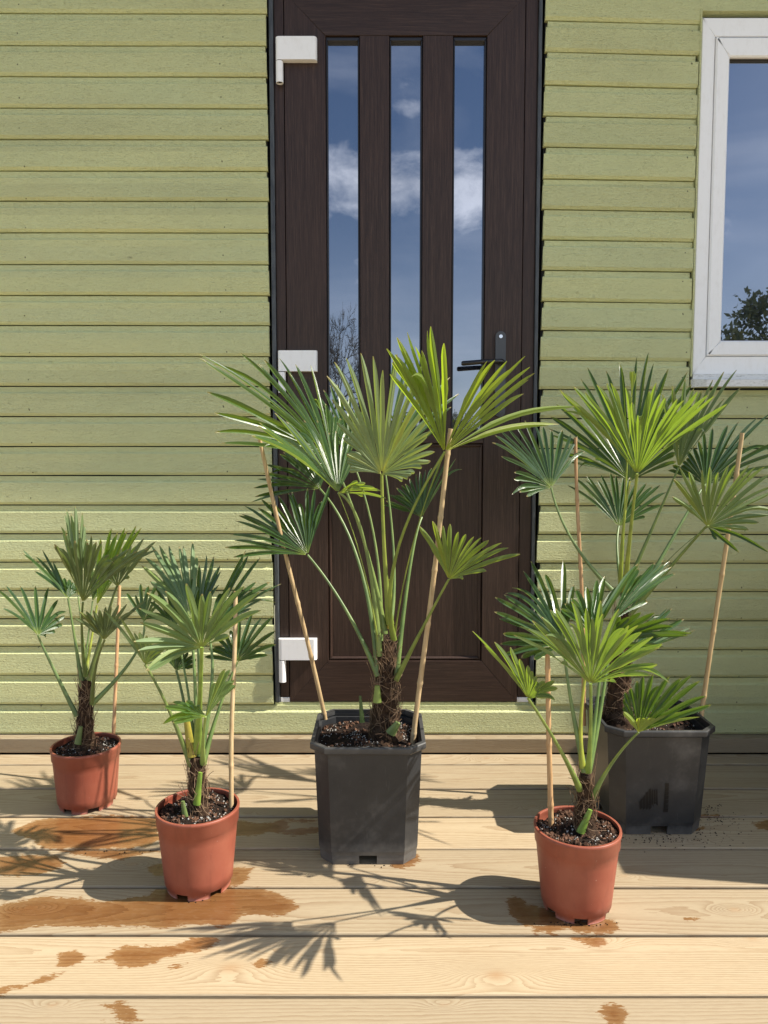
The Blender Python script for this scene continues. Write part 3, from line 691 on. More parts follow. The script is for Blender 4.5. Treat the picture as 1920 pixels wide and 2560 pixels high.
# hinges
def hinge(x0, x1, y0, y1, bx1, by1):
    a, c = at(x0, y0, YD-.018), at(x1, y1, YD-.018)
    mb = MB()
    X0, X1, Z1, Z0 = a.x, c.x, a.z, c.z; r = .010
    yb, yf = YD-.0004, YD-.020
    pl = [(X0, yb)]
    for k in range(7):
        t = math.pi/2*k/6; pl.append((X0+r*(1-math.cos(t)), yf+r*(1-math.sin(t))))
    for k in range(7):
        t = math.pi/2*k/6; pl.append((X1-r*(1-math.sin(t)), yf+r*(1-math.cos(t))))
    pl.append((X1, yb))
    mb.prism(pl, 'z', Z0, Z1)
    o = sub(mb, 'hinge', m_white, door_o)
    bx = at(bx1, y1, YD-.010); rr = (bx.x-X0)/2; zb = at(bx1, by1, YD-.010).z
    mb = MB(); seg = 20
    ring = lambda rad, z: [(X0+rr+rad*math.cos(2*math.pi*k/seg), YD-.0105+rad*math.sin(2*math.pi*k/seg), z) for k in range(seg)]
    vs = ring(rr, Z0-.0022)+ring(rr, zb)+ring(rr*.80, zb)+ring(rr*.80, zb+.03)
    fs = [(j*seg+k, j*seg+(k+1) % seg, (j+1)*seg+(k+1) % seg, (j+1)*seg+k) for j in range(3) for k in range(seg)]+[tuple(range(seg)), tuple(range(3*seg, 4*seg))]
    mb.add(vs, fs, None, False); hb = sub(mb, 'hinge_barrel', m_white, door_o)
    mb = MB(); sub_ = mb; mb.tube([(X0+rr, YD-.0105, zb+.004), (X0+rr, YD-.0105, zb+.028)], rr*.79, 16); sub(mb, 'bore_shade', m_gap, door_o); mb = MB(); mb.tube([(X0+rr, YD-.0105, Z0-.0021), (X0+rr, YD-.0105, Z0-.0001)], rr*.86, 16); sub(mb, 'seam_shade', m_gap, hb)  # black plug and neck paint the shade inside the barrel and at its seam
hinge(688, 792, 91, 149, 708, 208); hinge(694, 793, 876, 928, 714, 982); hinge(695.5, 792, 1598, 1650, 715, 1704)
# handle plate and lever
pc = at(1251, 934, YD-.008); zpt = at(1251, 828, YD-.008).z; zpb = at(1249, 1042, YD-.008).z; hwid = .0148
mb = MB(); pl = [(pc.x+hwid*math.cos(t), zpt-hwid+hwid*math.sin(t)) for t in np.linspace(0, math.pi, 13)]+[(pc.x+hwid*math.cos(t), zpb+hwid+hwid*math.sin(t)) for t in np.linspace(math.pi, 2*math.pi, 13)]
mb.prism(pl, 'y', YD-.009, YD-.0003); sub(mb, 'handle_plate', m_grey, door_o)
mb = MB(); zc = zpt-hwid
mb.tube([(pc.x, YD-.0093, zc), (pc.x, YD-.0108, zc)], .0052, 16); sub(mb, 'screw', m_chrome, door_o)
mb = MB(); zc = at(1247, 1028, YD-.009).z; mb.tube([(pc.x, YD-.0092, zc), (pc.x, YD-.014, zc)], [.0115, .0105], 20); mb.tube([(pc.x, YD-.0141, zc), (pc.x, YD-.0175, zc)], .0055, 14); sub(mb, 'lock_cylinder', m_grey, door_o)
hz = at(1250, 905, YD-.03).z
mb = MB(); mb.tube([(pc.x, YD-.0092, hz), (pc.x, YD-.03, hz), (pc.x-.003, YD-.042, hz), (pc.x-.014, YD-.047, hz-.0005), (pc.x-.06, YD-.047, hz-.002), (pc.x-.112, YD-.045, hz-.006), (pc.x-.116, YD-.045, hz-.006)], [.010, .010, .0095, .0088, .0085, .0088, .006], 14, .8)
sub(mb, 'lever', m_blackgloss, door_o)

# ------------------------------------------------------------------ pots
def octo(r, ch, n=1):
    # square of half width r with chamfer ch, subdivided; returns ring points (x,y)
    c = [(r, -r+ch), (r, r-ch), (r-ch, r), (-r+ch, r), (-r, r-ch), (-r, -r+ch), (-r+ch, -r), (r-ch, -r)]
    out = []
    for i in range(8):
        a, b_ = c[i], c[(i+1) % 8]; m_ = 8 if i % 2 == 0 else 3
        for k in range(m_): out.append((a[0]+(b_[0]-a[0])*k/m_, a[1]+(b_[1]-a[1])*k/m_))
    return out
def circ(r, n=64): return [(r*math.cos(2*math.pi*k/n), r*math.sin(2*math.pi*k/n)) for k in range(n)]
def shell(mb, rings_o, rings_i, holes, cx, cy, smooth):
    n = len(rings_o[0][0]); Ro = len(rings_o)
    def ringv(r): return [(cx+p[0], cy+p[1], r[1]) for p in r[0]]
    vo = [v for r in rings_o for v in ringv(r)]; vi = [v for r in rings_i for v in ringv(r)]
    fo = []; fi = []; side = []
    for j in range(Ro-1):
        for k in range(n):
            if (j, k) in holes:
                for (jj, kk, e) in ((j, (k-1) % n, (j*n+k, (j+1)*n+k)), (j, (k+1) % n, ((j+1)*n+(k+1) % n, j*n+(k+1) % n)), (j+1, k, ((j+1)*n+k, (j+1)*n+(k+1) % n)), (j-1, k, (j*n+(k+1) % n, j*n+k))):
                    if jj < 0 or (jj, kk) in holes: continue
                    side.append((e[0], e[1], e[1]+len(vo), e[0]+len(vo)))
                continue
            fo.append((j*n+k, j*n+(k+1) % n, (j+1)*n+(k+1) % n, (j+1)*n+k)); fi.append((j*n+k, (j+1)*n+k, (j+1)*n+(k+1) % n, j*n+(k+1) % n))
    mb.add(vo, fo, None, smooth); mb.add(vi, fi, None, smooth)
    base = len(mb.v)-len(vo)-len(vi)
    for f in side: mb.f.append(tuple(base+q for q in f)); mb.sm.append(False); mb.uv.append(None)
    # close rim top and foot bottom
    for j in (0, Ro-1):
        for k in range(n):
            if j == 0 and (0, k) in holes: continue
            mb.f.append((base+j*n+k, base+j*n+(k+1) % n, base+len(vo)+j*n+(k+1) % n, base+len(vo)+j*n+k)); mb.sm.append(False); mb.uv.append(None)
    return n
def round_pot(cx, cy, Rt, Rb, Hh, parent, rot=0., tilt=0.):
    n = 64; mb = MB()
    prof = [(Rb*.97, 0.001), (Rb*.985, .008), (Rb, .013), (Rb*1.035, .0145)]
    zrim = Hh*.80
    rr = lambda z: Rb*1.035+(Rt*.945-Rb*1.035)*(z-.0145)/(zrim-.0145)
    prof += [(rr(z), z) for z in np.linspace(.0145, zrim, 7)[1:]]
    prof += [(Rt*.975, zrim+.0025), (Rt*.985, Hh-.008), (Rt*1.0, Hh-.0065), (Rt*1.005, Hh-.003), (Rt*.998, Hh)]
    th = .0022
    ro = [(circ(r, n), z) for r, z in prof]; ri = [(circ(r-th-(.002 if z > Hh-.007 else 0), n), z-(0 if z < .002 else 0)) for r, z in prof]
    holes = set()
    k0 = int(rot/(2*math.pi)*n)
    for q in range(6):
        for d_ in range(4): holes.add((0, (k0+q*n//6+d_) % n)); holes.add((1, (k0+q*n//6+d_) % n))
    shell(mb, ro, ri, holes, cx, cy, True)
    c_ = circ(Rb*.97, n); mb.add([(cx+p[0], cy+p[1], .0145) for p in c_], [tuple(range(n))])
    if tilt:
        pass
    return part(mb, 'pot', m_terra, parent)
def square_pot(cx, cy, Rt, Rb, Hh, parent, ang=0.):
    mb = MB()
    rrf = lambda z: Rb*1.02+(Rt*.93-Rb*1.02)*(z-.03)/(Hh-.016-.03)
    prof = [(Rb*.985, .001), (Rb, .010), (Rb*1.005, .021), (Rb*1.022, .030)]+[(rrf(z), z) for z in np.linspace(.03, Hh-.016, 6)[1:]]+[(Rt*.985, Hh-.015), (Rt, Hh-.012), (Rt, Hh-.002), (Rt*.99, Hh)]
    ca, sa = math.cos(ang), math.sin(ang)
    ro_ = lambda pts: [(p[0]*ca-p[1]*sa, p[0]*sa+p[1]*ca) for p in pts]
    ch = .27
    ring = [(ro_(octo(r, r*ch)), z) for r, z in prof]; th = .003
    ri = [(ro_(octo(r-th-(.004 if z > Hh-.013 else 0), (r-th)*ch)), z) for r, z in prof]
    n = len(ring[0][0]); holes = set()
    # each straight face holds 8 cells then chamfer 3 cells ; notch in the middle cells
    for fcount in range(4):
        st = fcount*11
        for k in (3, 4): holes |= {(0, (st+k) % n), (1, (st+k) % n)}
    shell(mb, ring, ri, holes, cx, cy, False)
    c_ = ro_(octo(Rb*.98, Rb*.98*ch)); mb.add([(cx+p[0], cy+p[1], .021) for p in c_], [tuple(range(n))])
    return part(mb, 'pot', m_black, parent)
def soil_disc(cx, cy, R, z, parent, square=False, seed=1, dens=1.0, mound=.006, chips=.35):
    rs = random.Random(seed); mb = MB(); nr = 16; n = 48; vs = []; base = octo(1, .27) if square else None
    n = 44 if square else 48
    def hgt(x, y): return z+.010*mnoise.noise(Vector((x*26, y*26, seed)))+.005*mnoise.noise(Vector((x*90, y*90, seed)))+mound*(1-((x-cx)**2+(y-cy)**2)/R**2)
    vs.append((cx, cy, hgt(cx, cy)))
    for j in range(1, nr+1):
        f = j/nr
        for k in range(n):
            p = base[k] if square else (math.cos(2*math.pi*k/n), math.sin(2*math.pi*k/n))
            x, y = cx+p[0]*R*f, cy+p[1]*R*f; vs.append((x, y, hgt(x, y)))
    fs = [(0, 1+k, 1+(k+1) % n) for k in range(n)]
    fs += [(1+(j-1)*n+k, 1+j*n+k, 1+j*n+(k+1) % n, 1+(j-1)*n+(k+1) % n) for j in range(1, nr) for k in range(n)]
    mb.add(vs, fs, None, True); so = part(mb, 'soil', m_soil, parent)
    def grains(cnt, s0, s1, m_, nm):
        g = MB()
        for _ in range(cnt):
            for _t in range(20):
                x, y = rs.uniform(-1, 1), rs.uniform(-1, 1)
                if (square and abs(x)+abs(y) < 1.7) or (not square and x*x+y*y < .92):
                    if mnoise.noise(Vector((x*3.1, y*3.1, seed+s1*999)))+rs.uniform(-.25, .35) > 0: break
            x, y = cx+x*R*.97, cy+y*R*.97; s = rs.uniform(s0, s1)*rs.uniform(.6, 1)
            q = Matrix.Rotation(rs.uniform(0, 6), 3, Vector((rs.random(), rs.random(), rs.random()+.01)).normalized())
            pv = [Vector(v)*s*rs.uniform(.7, 1.25) for v in ((1, 0, 0), (-1, 0, 0), (0, 1, 0), (0, -1, 0), (0, 0, 1), (0, 0, -1))]
            c0 = Vector((x, y, hgt(x, y)+s*.3))
            g.add([c0+q @ v for v in pv], [(0, 2, 4), (2, 1, 4), (1, 3, 4), (3, 0, 4), (2, 0, 5), (1, 2, 5), (3, 1, 5), (0, 3, 5)])
        o = sub(g, nm, m_, so); o['kind'] = 'stuff'
    grains(int((430 if square else 250)*dens), .0009, .0027, m_perl, 'perlite')
    grains(int((500 if square else 360)*chips*3), .0014, .0058, m_chip, 'bark_chips')
    return hgt

# ------------------------------------------------------------------ palm pieces
def trunk(parent, p0, p1, r0, r1, seed, stubs=3, strands=70, hairs=True):
    rs = random.Random(seed); p0, p1 = Vector(p0), Vector(p1); ax = (p1-p0); Ln = ax.length; ax.normalize()
    a = ax.cross(Vector((0, 1, 0))).normalized(); b_ = ax.cross(a)
    seg, rows = 36, max(16, int(Ln/.005)); vs = []
    for j in range(rows+1):
        t = j/rows; r = r0*(1-t)+r1*t
        r *= 1+.35*math.exp(-t*9)
        for k in range(seg):
            an = 2*math.pi*k/seg
            # overlapping leaf-base scales
            sc = ((t*Ln/.028+k/seg*2.0+.25*math.sin(3*an)) % 1.0)
            d = r*(1+.22*(1-sc)*.8-.06)+.0035*mnoise.noise(Vector((math.cos(an)*3, math.sin(an)*3, t*Ln*120+seed)))+.002*mnoise.noise(Vector((math.cos(an)*9, math.sin(an)*9, t*Ln*300+seed)))
            vs.append(p0+ax*t*Ln+a*math.cos(an)*d+b_*math.sin(an)*d)
    fs = [(j*seg+k, j*seg+(k+1) % seg, (j+1)*seg+(k+1) % seg, (j+1)*seg+k) for j in range(rows) for k in range(seg)]+[tuple(range(rows*seg, rows*seg+seg))]
    mb = MB(); mb.add(vs, fs, None, True); tr = part(mb, 'trunk', m_fibre, parent)
    mb = MB()
    for _ in range(strands):
        an = rs.uniform(0, 6.28); t = rs.uniform(0, .97); r = (r0*(1-t)+r1*t)*1.10+.001
        pts = []; an2 = an; zz = t*Ln
        da = rs.uniform(-.35, .35); dzz = rs.uniform(-.009, .014); out = rs.uniform(0, .0013)*(1 if rs.random() < .85 else 2.2)
        for q in range(6):
            rr = r+out*q*q*.35+rs.uniform(-.0006, .0006)
            pts.append(p0+ax*zz+a*math.cos(an2)*rr+b_*math.sin(an2)*rr); an2 += da; zz += dzz+rs.uniform(-.002, .002)
        mb.tube(pts, rs.uniform(.0003, .0007), 4, cap=False)
    o = sub(mb, 'fibre', m_strand, tr); o['kind'] = 'stuff'
    return tr
def stub(parent, base, dirv, ln, r, col=(1, 1, 1, 1)):
    mb = MB(); b0 = Vector(base); d = Vector(dirv).normalized()
    mb.tube([b0-d*.01, b0+d*ln*.5, b0+d*ln], [r*1.5, r*1.05, r*.8], 8, .55); part(mb, 'stalk_stub', m_stalk, parent, col)
def slerp(a, b_, t):
    an = a.angle(b_)
    if an < 1e-4: return a.lerp(b_, t).normalized()
    return (a*math.sin((1-t)*an)+b_*math.sin(t*an))/math.sin(an)
LRN = random.Random(21)
def leaf(parent, crown, hub, Y, tips, tilt=(-.1, -.2, -.1), n=None, under=True, col=(1, 1, 1, 1), split=.5, wid=1.0, stalk=.0032, bow=.03, via=None, scol=None, jit=.09, pleat=.46, gapw=.82, twist=.45):
    """hub/tips are picture measurements carried to their own depth Y; tilt = lean in depth per unit length (start, middle, end)"""
    Hh = at(hub[0], hub[1], Y); m_ = len(tips)
    tk = 1.9; tilt = tuple(q*tk for q in tilt)
    sd0 = max(-1, min(1, (Hh.x-Vector(crown).x)/.07)); slope = (sd0 if under else -sd0)*.50+LRN.uniform(-.12, .12)
    cs = []
    for i, tp in enumerate(tips):
        s = i/(m_-1)
        tl = tilt[0]+(tilt[1]-tilt[0])*s*2 if s < .5 else tilt[1]+(tilt[2]-tilt[1])*(s-.5)*2
        lp = math.hypot(tp[0]-hub[0], tp[1]-hub[1])*Y/F
        tl += slope*(tp[0]-hub[0])/max(1, math.hypot(tp[0]-hub[0], tp[1]-hub[1]))
        if len(tp) > 2: tl = tp[2]
        T = at(tp[0], tp[1], min(Y+tl*lp, YW-.03)); d = T-Hh; cs.append((d.normalized(), d.length))
    ang = [0]
    for i in range(1, m_): ang.append(ang[-1]+max(.02, cs[i-1][0].angle(cs[i][0])))
    tot = ang[-1]
    if n is None: n = max(8, int(tot/math.radians(6.2))+1)
    n = int(n)
    segs = []
    for k in range(n):
        a_ = tot*(k+.0)/(n-1); i = 0
        while i < m_-2 and ang[i+1] < a_: i += 1
        t = (a_-ang[i])/(ang[i+1]-ang[i]); d = slerp(cs[i][0], cs[i+1][0], t); ln = cs[i][1]*(1-t)+cs[i+1][1]*t
        d = (d+Vector((LRN.gauss(0, 1), LRN.gauss(0, 1), LRN.gauss(0, 1)))*jit*.22).normalized()
        segs.append((d, ln*(1.02+LRN.uniform(-jit, jit*.6))))
    mb = MB()
    med = sorted(s[1] for s in segs)[n//2]
    st = [.025, .10, .22, .34, .46, .56, .66, .76, .86, .93, .975, 1.0]
    up = Vector((0, 0, 1))
    toc = Vector((0, -1, 0))
    for k, (d, ln) in enumerate(segs):
        dn = segs[min(k+1, n-1)][0]; dp = segs[max(k-1, 0)][0]
        t = (dn-dp); t = t-d*t.dot(d)
        da = dn.angle(dp)/(2 if 0 < k < n-1 else 1)
        t = t.normalized() if t.length > 1e-5 else Vector((1, 0, 0))
        nr = t.cross(d)
        if nr.length < 1e-5: nr = toc
        nr.normalize()
        # adaxial side: away from the viewer when the underside shows
        sgn = 1 if ((nr.dot(toc) < 0) == under) else -1
        na = nr*sgn
        rf = med*(split*.92+LRN.uniform(-.10, .08))
        rf = min(rf, ln*.8)
        hw_f = max(rf*math.tan(min(da, .25)/2)*1.08, .0052*wid)
        hw_f = min(hw_f, .0135*wid)
        tw = LRN.uniform(-twist, twist); bw = bow*ln*(1+LRN.uniform(-.4, .6)); sd_ = LRN.uniform(-.012, .012)*ln
        drp = LRN.uniform(.10, .26)*ln if LRN.random() < .09 else LRN.uniform(-.01, .03)*ln
        vs = []; uvs = []
        for s in st:
            r = s*ln
            if r <= rf: hw = max(r*math.tan(min(da, .25)/2), .0009)*1.0; hw = min(hw, hw_f)
            else:
                q = (r-rf)/max(ln-rf, 1e-4)
                hw = hw_f*(1-.06*q) if q < .55 else hw_f*max(.12, (1-.033)*(1-((q-.55)/.45)**2.4*.86))
                hw *= gapw+(1-gapw)*max(0, 1-q*6)
            hgt = hw*pleat*(1.25 if r > rf else 1.0)
            fr = max(0, (r-rf)/max(ln-rf, 1e-4))
            c = Hh+d*r+up*bw*math.sin(min(1, s)*math.pi)*(1 if d.z > -.3 else .3)+t*sd_*fr*fr*math.sin(math.pi*fr)*2-up*drp*fr**2.2
            ca, sa = math.cos(tw*fr), math.sin(tw*fr)
            tt = t*ca+na*sa; nn = na*ca-t*sa
            # induplicate pleat: edges raised towards the adaxial side
            vs += [c-tt*hw+nn*hgt, c-tt*hw*.5+nn*hgt*.42, c-nn*hgt*.5, c+tt*hw*.5+nn*hgt*.42, c+tt*hw+nn*hgt]
            uvs += [(0, s), (.25, s), (.5, s), (.75, s), (1, s)]
        fs = []
        for j in range(len(st)-1):
            for q in range(4):
                f = (j*5+q, j*5+q+1, (j+1)*5+q+1, (j+1)*5+q)
                fs.append(f)
        # orient faces so that the geometric normal is the adaxial side
        v0, v1, v2 = vs[fs[8][0]], vs[fs[8][1]], vs[fs[8][2]]
        if (Vector(v1)-Vector(v0)).cross(Vector(v2)-Vector(v1)).dot(na) < 0: fs = [tuple(reversed(f)) for f in fs]
        mb.add(vs, fs, uvs, False)
    lf = part(mb, 'leaf', m_leaf, parent, col)
    # petiole
    c0 = Vector(crown); mid = []
    av = Vector((0, 0, 0))
    pts = []
    if via is not None: c1 = at(via[0], via[1], via[2] if len(via) > 2 else (c0.y+Y)/2)
    else: c1 = c0.lerp(Hh, .5)+Vector((-(Hh.x-c0.x)*.10, 0, (Hh-c0).length*.045))
    for q in range(15):
        t = q/14
        if via is not None:
            cc_ = c1*2-(c0+Hh)*.5; pts.append(c0*(1-t)**2+cc_*2*t*(1-t)+Hh*t*t)
        else: pts.append(c0*(1-t)**2+(c1*2-(c0+Hh)*.5)*2*t*(1-t)+Hh*t*t)
    smb = MB(); smb.tube(pts, [stalk*(1.2*(1-t/14)**3+1.0-.22*t/14) for t in range(15)], 8, .72)
    sub(smb, 'stalk', m_stalk, lf, scol or (col[0], col[1], col[2], 1))
    return lf
# regional readers: pixel positions measured on enlarged crops
Z = lambda ox, oy, sc: (lambda *pts: [(ox+p[0]/sc, oy+p[1]/sc)+tuple(p[2:]) for p in pts])
A3, A4, A5, A1, A2, A5b, AP3 = Z(480, 780, 2.44), Z(860, 780, 2.86), Z(1160, 840, 2.183), Z(0, 1240, 4.1475), Z(280, 1300, 3.77), Z(1160, 1340, 2.592), Z(0, 1600, 2.304)

def palm(label, x, y):
    e = empty('potted_palm', (x, y, 0)); tag(e, label, 'potted palm', 'fan palms in plastic pots on the deck'); return e
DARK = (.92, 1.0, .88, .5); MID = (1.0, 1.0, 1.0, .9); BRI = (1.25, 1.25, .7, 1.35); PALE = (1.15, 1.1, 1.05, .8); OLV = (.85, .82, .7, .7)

# ---- P3 centre black pot
cx, cy = -.034, 1.622
p3 = palm('tall fan palm in a black square pot standing in front of the brown door', cx, cy)
square_pot(cx, cy, .123, .104, .262, p3, .0)
hg = soil_disc(cx, cy, .113, .232, p3, True, 3, 1.0)
b0 = at(962, 1850, cy); b1 = at(966, 1600, cy)
trunk(p3, (b0.x, cy, .23), (b1.x, cy, b1.z), .030, .016, 4, strands=320)
C3 = [at(x_, y_, cy-.012) for x_, y_ in ((950, 1640), (962, 1585), (975, 1560), (985, 1600), (990, 1700), (945, 1690), (968, 1540))]
stub(p3, at(905, 1795, cy-.02), (-.08, 0, 1), .05, .0038, (.6, .7, .6, 1)); stub(p3, at(943, 1745, cy-.045), (.0, -.05, 1), .028, .0065, (1.3, 1.3, .9, 1)); stub(p3, at(982, 1825, cy-.05), (.5, -.2, .8), .022, .008)
stub(p3, at(970, 1560, cy), (.05, 0, 1), .10, .006, (2.2, 1.3, .5, 1))
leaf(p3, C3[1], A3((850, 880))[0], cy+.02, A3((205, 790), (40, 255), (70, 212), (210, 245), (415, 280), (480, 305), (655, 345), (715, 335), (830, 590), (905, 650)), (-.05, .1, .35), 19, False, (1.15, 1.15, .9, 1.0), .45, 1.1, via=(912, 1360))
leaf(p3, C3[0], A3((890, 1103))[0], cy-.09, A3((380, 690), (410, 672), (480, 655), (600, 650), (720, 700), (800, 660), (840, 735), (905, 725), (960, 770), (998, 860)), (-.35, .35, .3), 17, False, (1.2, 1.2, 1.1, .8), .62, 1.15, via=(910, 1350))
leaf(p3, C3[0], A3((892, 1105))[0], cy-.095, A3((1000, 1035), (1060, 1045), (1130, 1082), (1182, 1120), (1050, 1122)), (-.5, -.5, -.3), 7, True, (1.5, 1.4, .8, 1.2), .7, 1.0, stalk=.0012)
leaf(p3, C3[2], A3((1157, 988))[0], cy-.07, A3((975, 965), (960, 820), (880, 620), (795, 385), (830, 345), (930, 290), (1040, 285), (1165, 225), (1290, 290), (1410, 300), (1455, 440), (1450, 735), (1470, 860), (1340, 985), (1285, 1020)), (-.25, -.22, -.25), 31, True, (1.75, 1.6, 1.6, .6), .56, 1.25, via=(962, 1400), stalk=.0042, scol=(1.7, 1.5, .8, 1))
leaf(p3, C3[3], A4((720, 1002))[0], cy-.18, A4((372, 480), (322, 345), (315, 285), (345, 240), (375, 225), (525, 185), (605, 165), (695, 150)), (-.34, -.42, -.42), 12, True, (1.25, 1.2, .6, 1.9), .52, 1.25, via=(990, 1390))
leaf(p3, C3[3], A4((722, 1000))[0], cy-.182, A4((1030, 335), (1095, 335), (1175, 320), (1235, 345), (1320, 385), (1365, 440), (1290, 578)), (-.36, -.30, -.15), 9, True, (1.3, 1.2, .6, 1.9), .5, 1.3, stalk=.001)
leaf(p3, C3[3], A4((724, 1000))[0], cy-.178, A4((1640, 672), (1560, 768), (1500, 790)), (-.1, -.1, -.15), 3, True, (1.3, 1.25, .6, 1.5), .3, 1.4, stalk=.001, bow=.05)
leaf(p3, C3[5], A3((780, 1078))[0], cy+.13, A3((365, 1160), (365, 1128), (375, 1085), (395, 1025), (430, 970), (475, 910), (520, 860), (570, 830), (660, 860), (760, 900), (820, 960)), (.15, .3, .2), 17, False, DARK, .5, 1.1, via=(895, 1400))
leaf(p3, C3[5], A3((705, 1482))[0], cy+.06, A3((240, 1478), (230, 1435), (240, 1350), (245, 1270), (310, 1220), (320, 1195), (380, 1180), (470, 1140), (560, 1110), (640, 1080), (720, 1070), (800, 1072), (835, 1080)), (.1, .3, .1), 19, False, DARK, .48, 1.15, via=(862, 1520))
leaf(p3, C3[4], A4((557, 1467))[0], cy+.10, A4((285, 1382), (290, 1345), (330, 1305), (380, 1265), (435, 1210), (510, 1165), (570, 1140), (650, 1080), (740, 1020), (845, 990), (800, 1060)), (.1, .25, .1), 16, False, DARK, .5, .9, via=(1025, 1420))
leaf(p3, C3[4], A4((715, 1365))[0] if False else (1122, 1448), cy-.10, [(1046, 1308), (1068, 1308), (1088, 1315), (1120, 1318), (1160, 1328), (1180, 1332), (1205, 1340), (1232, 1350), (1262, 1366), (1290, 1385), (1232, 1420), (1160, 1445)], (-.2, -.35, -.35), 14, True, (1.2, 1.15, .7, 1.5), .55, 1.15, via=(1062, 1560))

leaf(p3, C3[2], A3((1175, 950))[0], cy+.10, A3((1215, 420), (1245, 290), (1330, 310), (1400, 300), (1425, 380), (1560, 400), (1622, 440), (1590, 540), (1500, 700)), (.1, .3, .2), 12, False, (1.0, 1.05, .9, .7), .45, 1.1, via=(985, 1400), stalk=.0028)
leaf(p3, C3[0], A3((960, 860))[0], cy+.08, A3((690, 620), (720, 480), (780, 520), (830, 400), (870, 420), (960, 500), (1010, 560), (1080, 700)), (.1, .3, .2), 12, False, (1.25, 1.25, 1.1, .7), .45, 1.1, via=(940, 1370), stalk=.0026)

# ---- P4 rear right black pot
cx, cy = .632, 1.749
p4 = palm('tall fan palm in a black square pot below the white window', cx, cy)
square_pot(cx, cy, .127, .104, .252, p4, .0)
soil_disc(cx, cy, .115, .222, p4, True, 8, .9)
b0 = at(1545, 1780, cy); b1 = at(1556, 1520, cy)
trunk(p4, (b0.x, cy, .22), (b1.x, cy, b1.z), .029, .016, 9, strands=240)
C4 = [at(x_, y_, cy-.01) for x_, y_ in ((1546, 1490), (1552, 1475), (1562, 1480), (1572, 1540), (1560, 1500), (1540, 1560))]
Y4 = cy
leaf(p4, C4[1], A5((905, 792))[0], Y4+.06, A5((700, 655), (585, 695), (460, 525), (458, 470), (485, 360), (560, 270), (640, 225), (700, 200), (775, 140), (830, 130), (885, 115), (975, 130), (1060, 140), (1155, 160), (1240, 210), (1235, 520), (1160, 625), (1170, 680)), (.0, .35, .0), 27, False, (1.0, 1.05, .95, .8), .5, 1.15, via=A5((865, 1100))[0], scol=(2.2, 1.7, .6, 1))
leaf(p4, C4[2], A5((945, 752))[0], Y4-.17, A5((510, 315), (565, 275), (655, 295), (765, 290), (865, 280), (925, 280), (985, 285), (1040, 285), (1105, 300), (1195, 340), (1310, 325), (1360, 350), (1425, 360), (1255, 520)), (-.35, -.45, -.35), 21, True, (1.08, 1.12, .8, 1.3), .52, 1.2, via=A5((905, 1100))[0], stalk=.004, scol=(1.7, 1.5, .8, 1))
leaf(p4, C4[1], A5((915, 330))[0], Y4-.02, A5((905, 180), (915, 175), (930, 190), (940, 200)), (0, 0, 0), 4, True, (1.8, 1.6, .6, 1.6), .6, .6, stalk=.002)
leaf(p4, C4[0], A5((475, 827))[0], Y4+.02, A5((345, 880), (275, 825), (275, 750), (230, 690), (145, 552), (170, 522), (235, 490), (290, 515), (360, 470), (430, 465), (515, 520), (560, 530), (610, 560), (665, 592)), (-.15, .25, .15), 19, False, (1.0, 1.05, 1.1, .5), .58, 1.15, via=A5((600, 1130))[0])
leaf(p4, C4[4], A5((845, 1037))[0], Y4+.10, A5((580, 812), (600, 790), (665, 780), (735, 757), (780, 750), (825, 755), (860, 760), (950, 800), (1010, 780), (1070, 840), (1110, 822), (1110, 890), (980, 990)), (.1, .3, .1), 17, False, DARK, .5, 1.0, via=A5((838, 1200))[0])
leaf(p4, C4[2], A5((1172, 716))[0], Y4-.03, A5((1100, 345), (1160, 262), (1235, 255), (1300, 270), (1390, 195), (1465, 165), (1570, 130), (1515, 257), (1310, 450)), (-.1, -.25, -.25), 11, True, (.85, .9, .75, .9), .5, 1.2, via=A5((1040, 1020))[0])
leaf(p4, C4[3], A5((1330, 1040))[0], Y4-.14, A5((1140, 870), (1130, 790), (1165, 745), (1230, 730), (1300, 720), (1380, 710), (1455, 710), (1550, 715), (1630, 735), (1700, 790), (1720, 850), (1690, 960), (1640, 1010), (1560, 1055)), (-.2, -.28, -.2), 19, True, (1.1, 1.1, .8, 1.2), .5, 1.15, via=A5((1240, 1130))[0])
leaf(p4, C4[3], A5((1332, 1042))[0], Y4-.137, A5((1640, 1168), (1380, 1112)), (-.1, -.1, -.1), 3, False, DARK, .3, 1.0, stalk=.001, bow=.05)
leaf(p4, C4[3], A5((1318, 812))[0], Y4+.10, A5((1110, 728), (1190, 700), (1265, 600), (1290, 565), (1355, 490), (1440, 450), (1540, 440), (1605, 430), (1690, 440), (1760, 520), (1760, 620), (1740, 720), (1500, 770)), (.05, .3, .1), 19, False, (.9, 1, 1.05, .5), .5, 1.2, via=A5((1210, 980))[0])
# pushed up leaf between the front palm's leaves, low on the rear palm
leaf(p4, C4[5], A5b((1040, 800))[0], Y4-.03, A5b((1180, 560), (1250, 415), (1315, 430), (1345, 475), (1480, 625), (1430, 590), (1385, 665)), (.1, .2, .0), 9, False, (.95, 1.05, 1, .5), .5, 1.0)

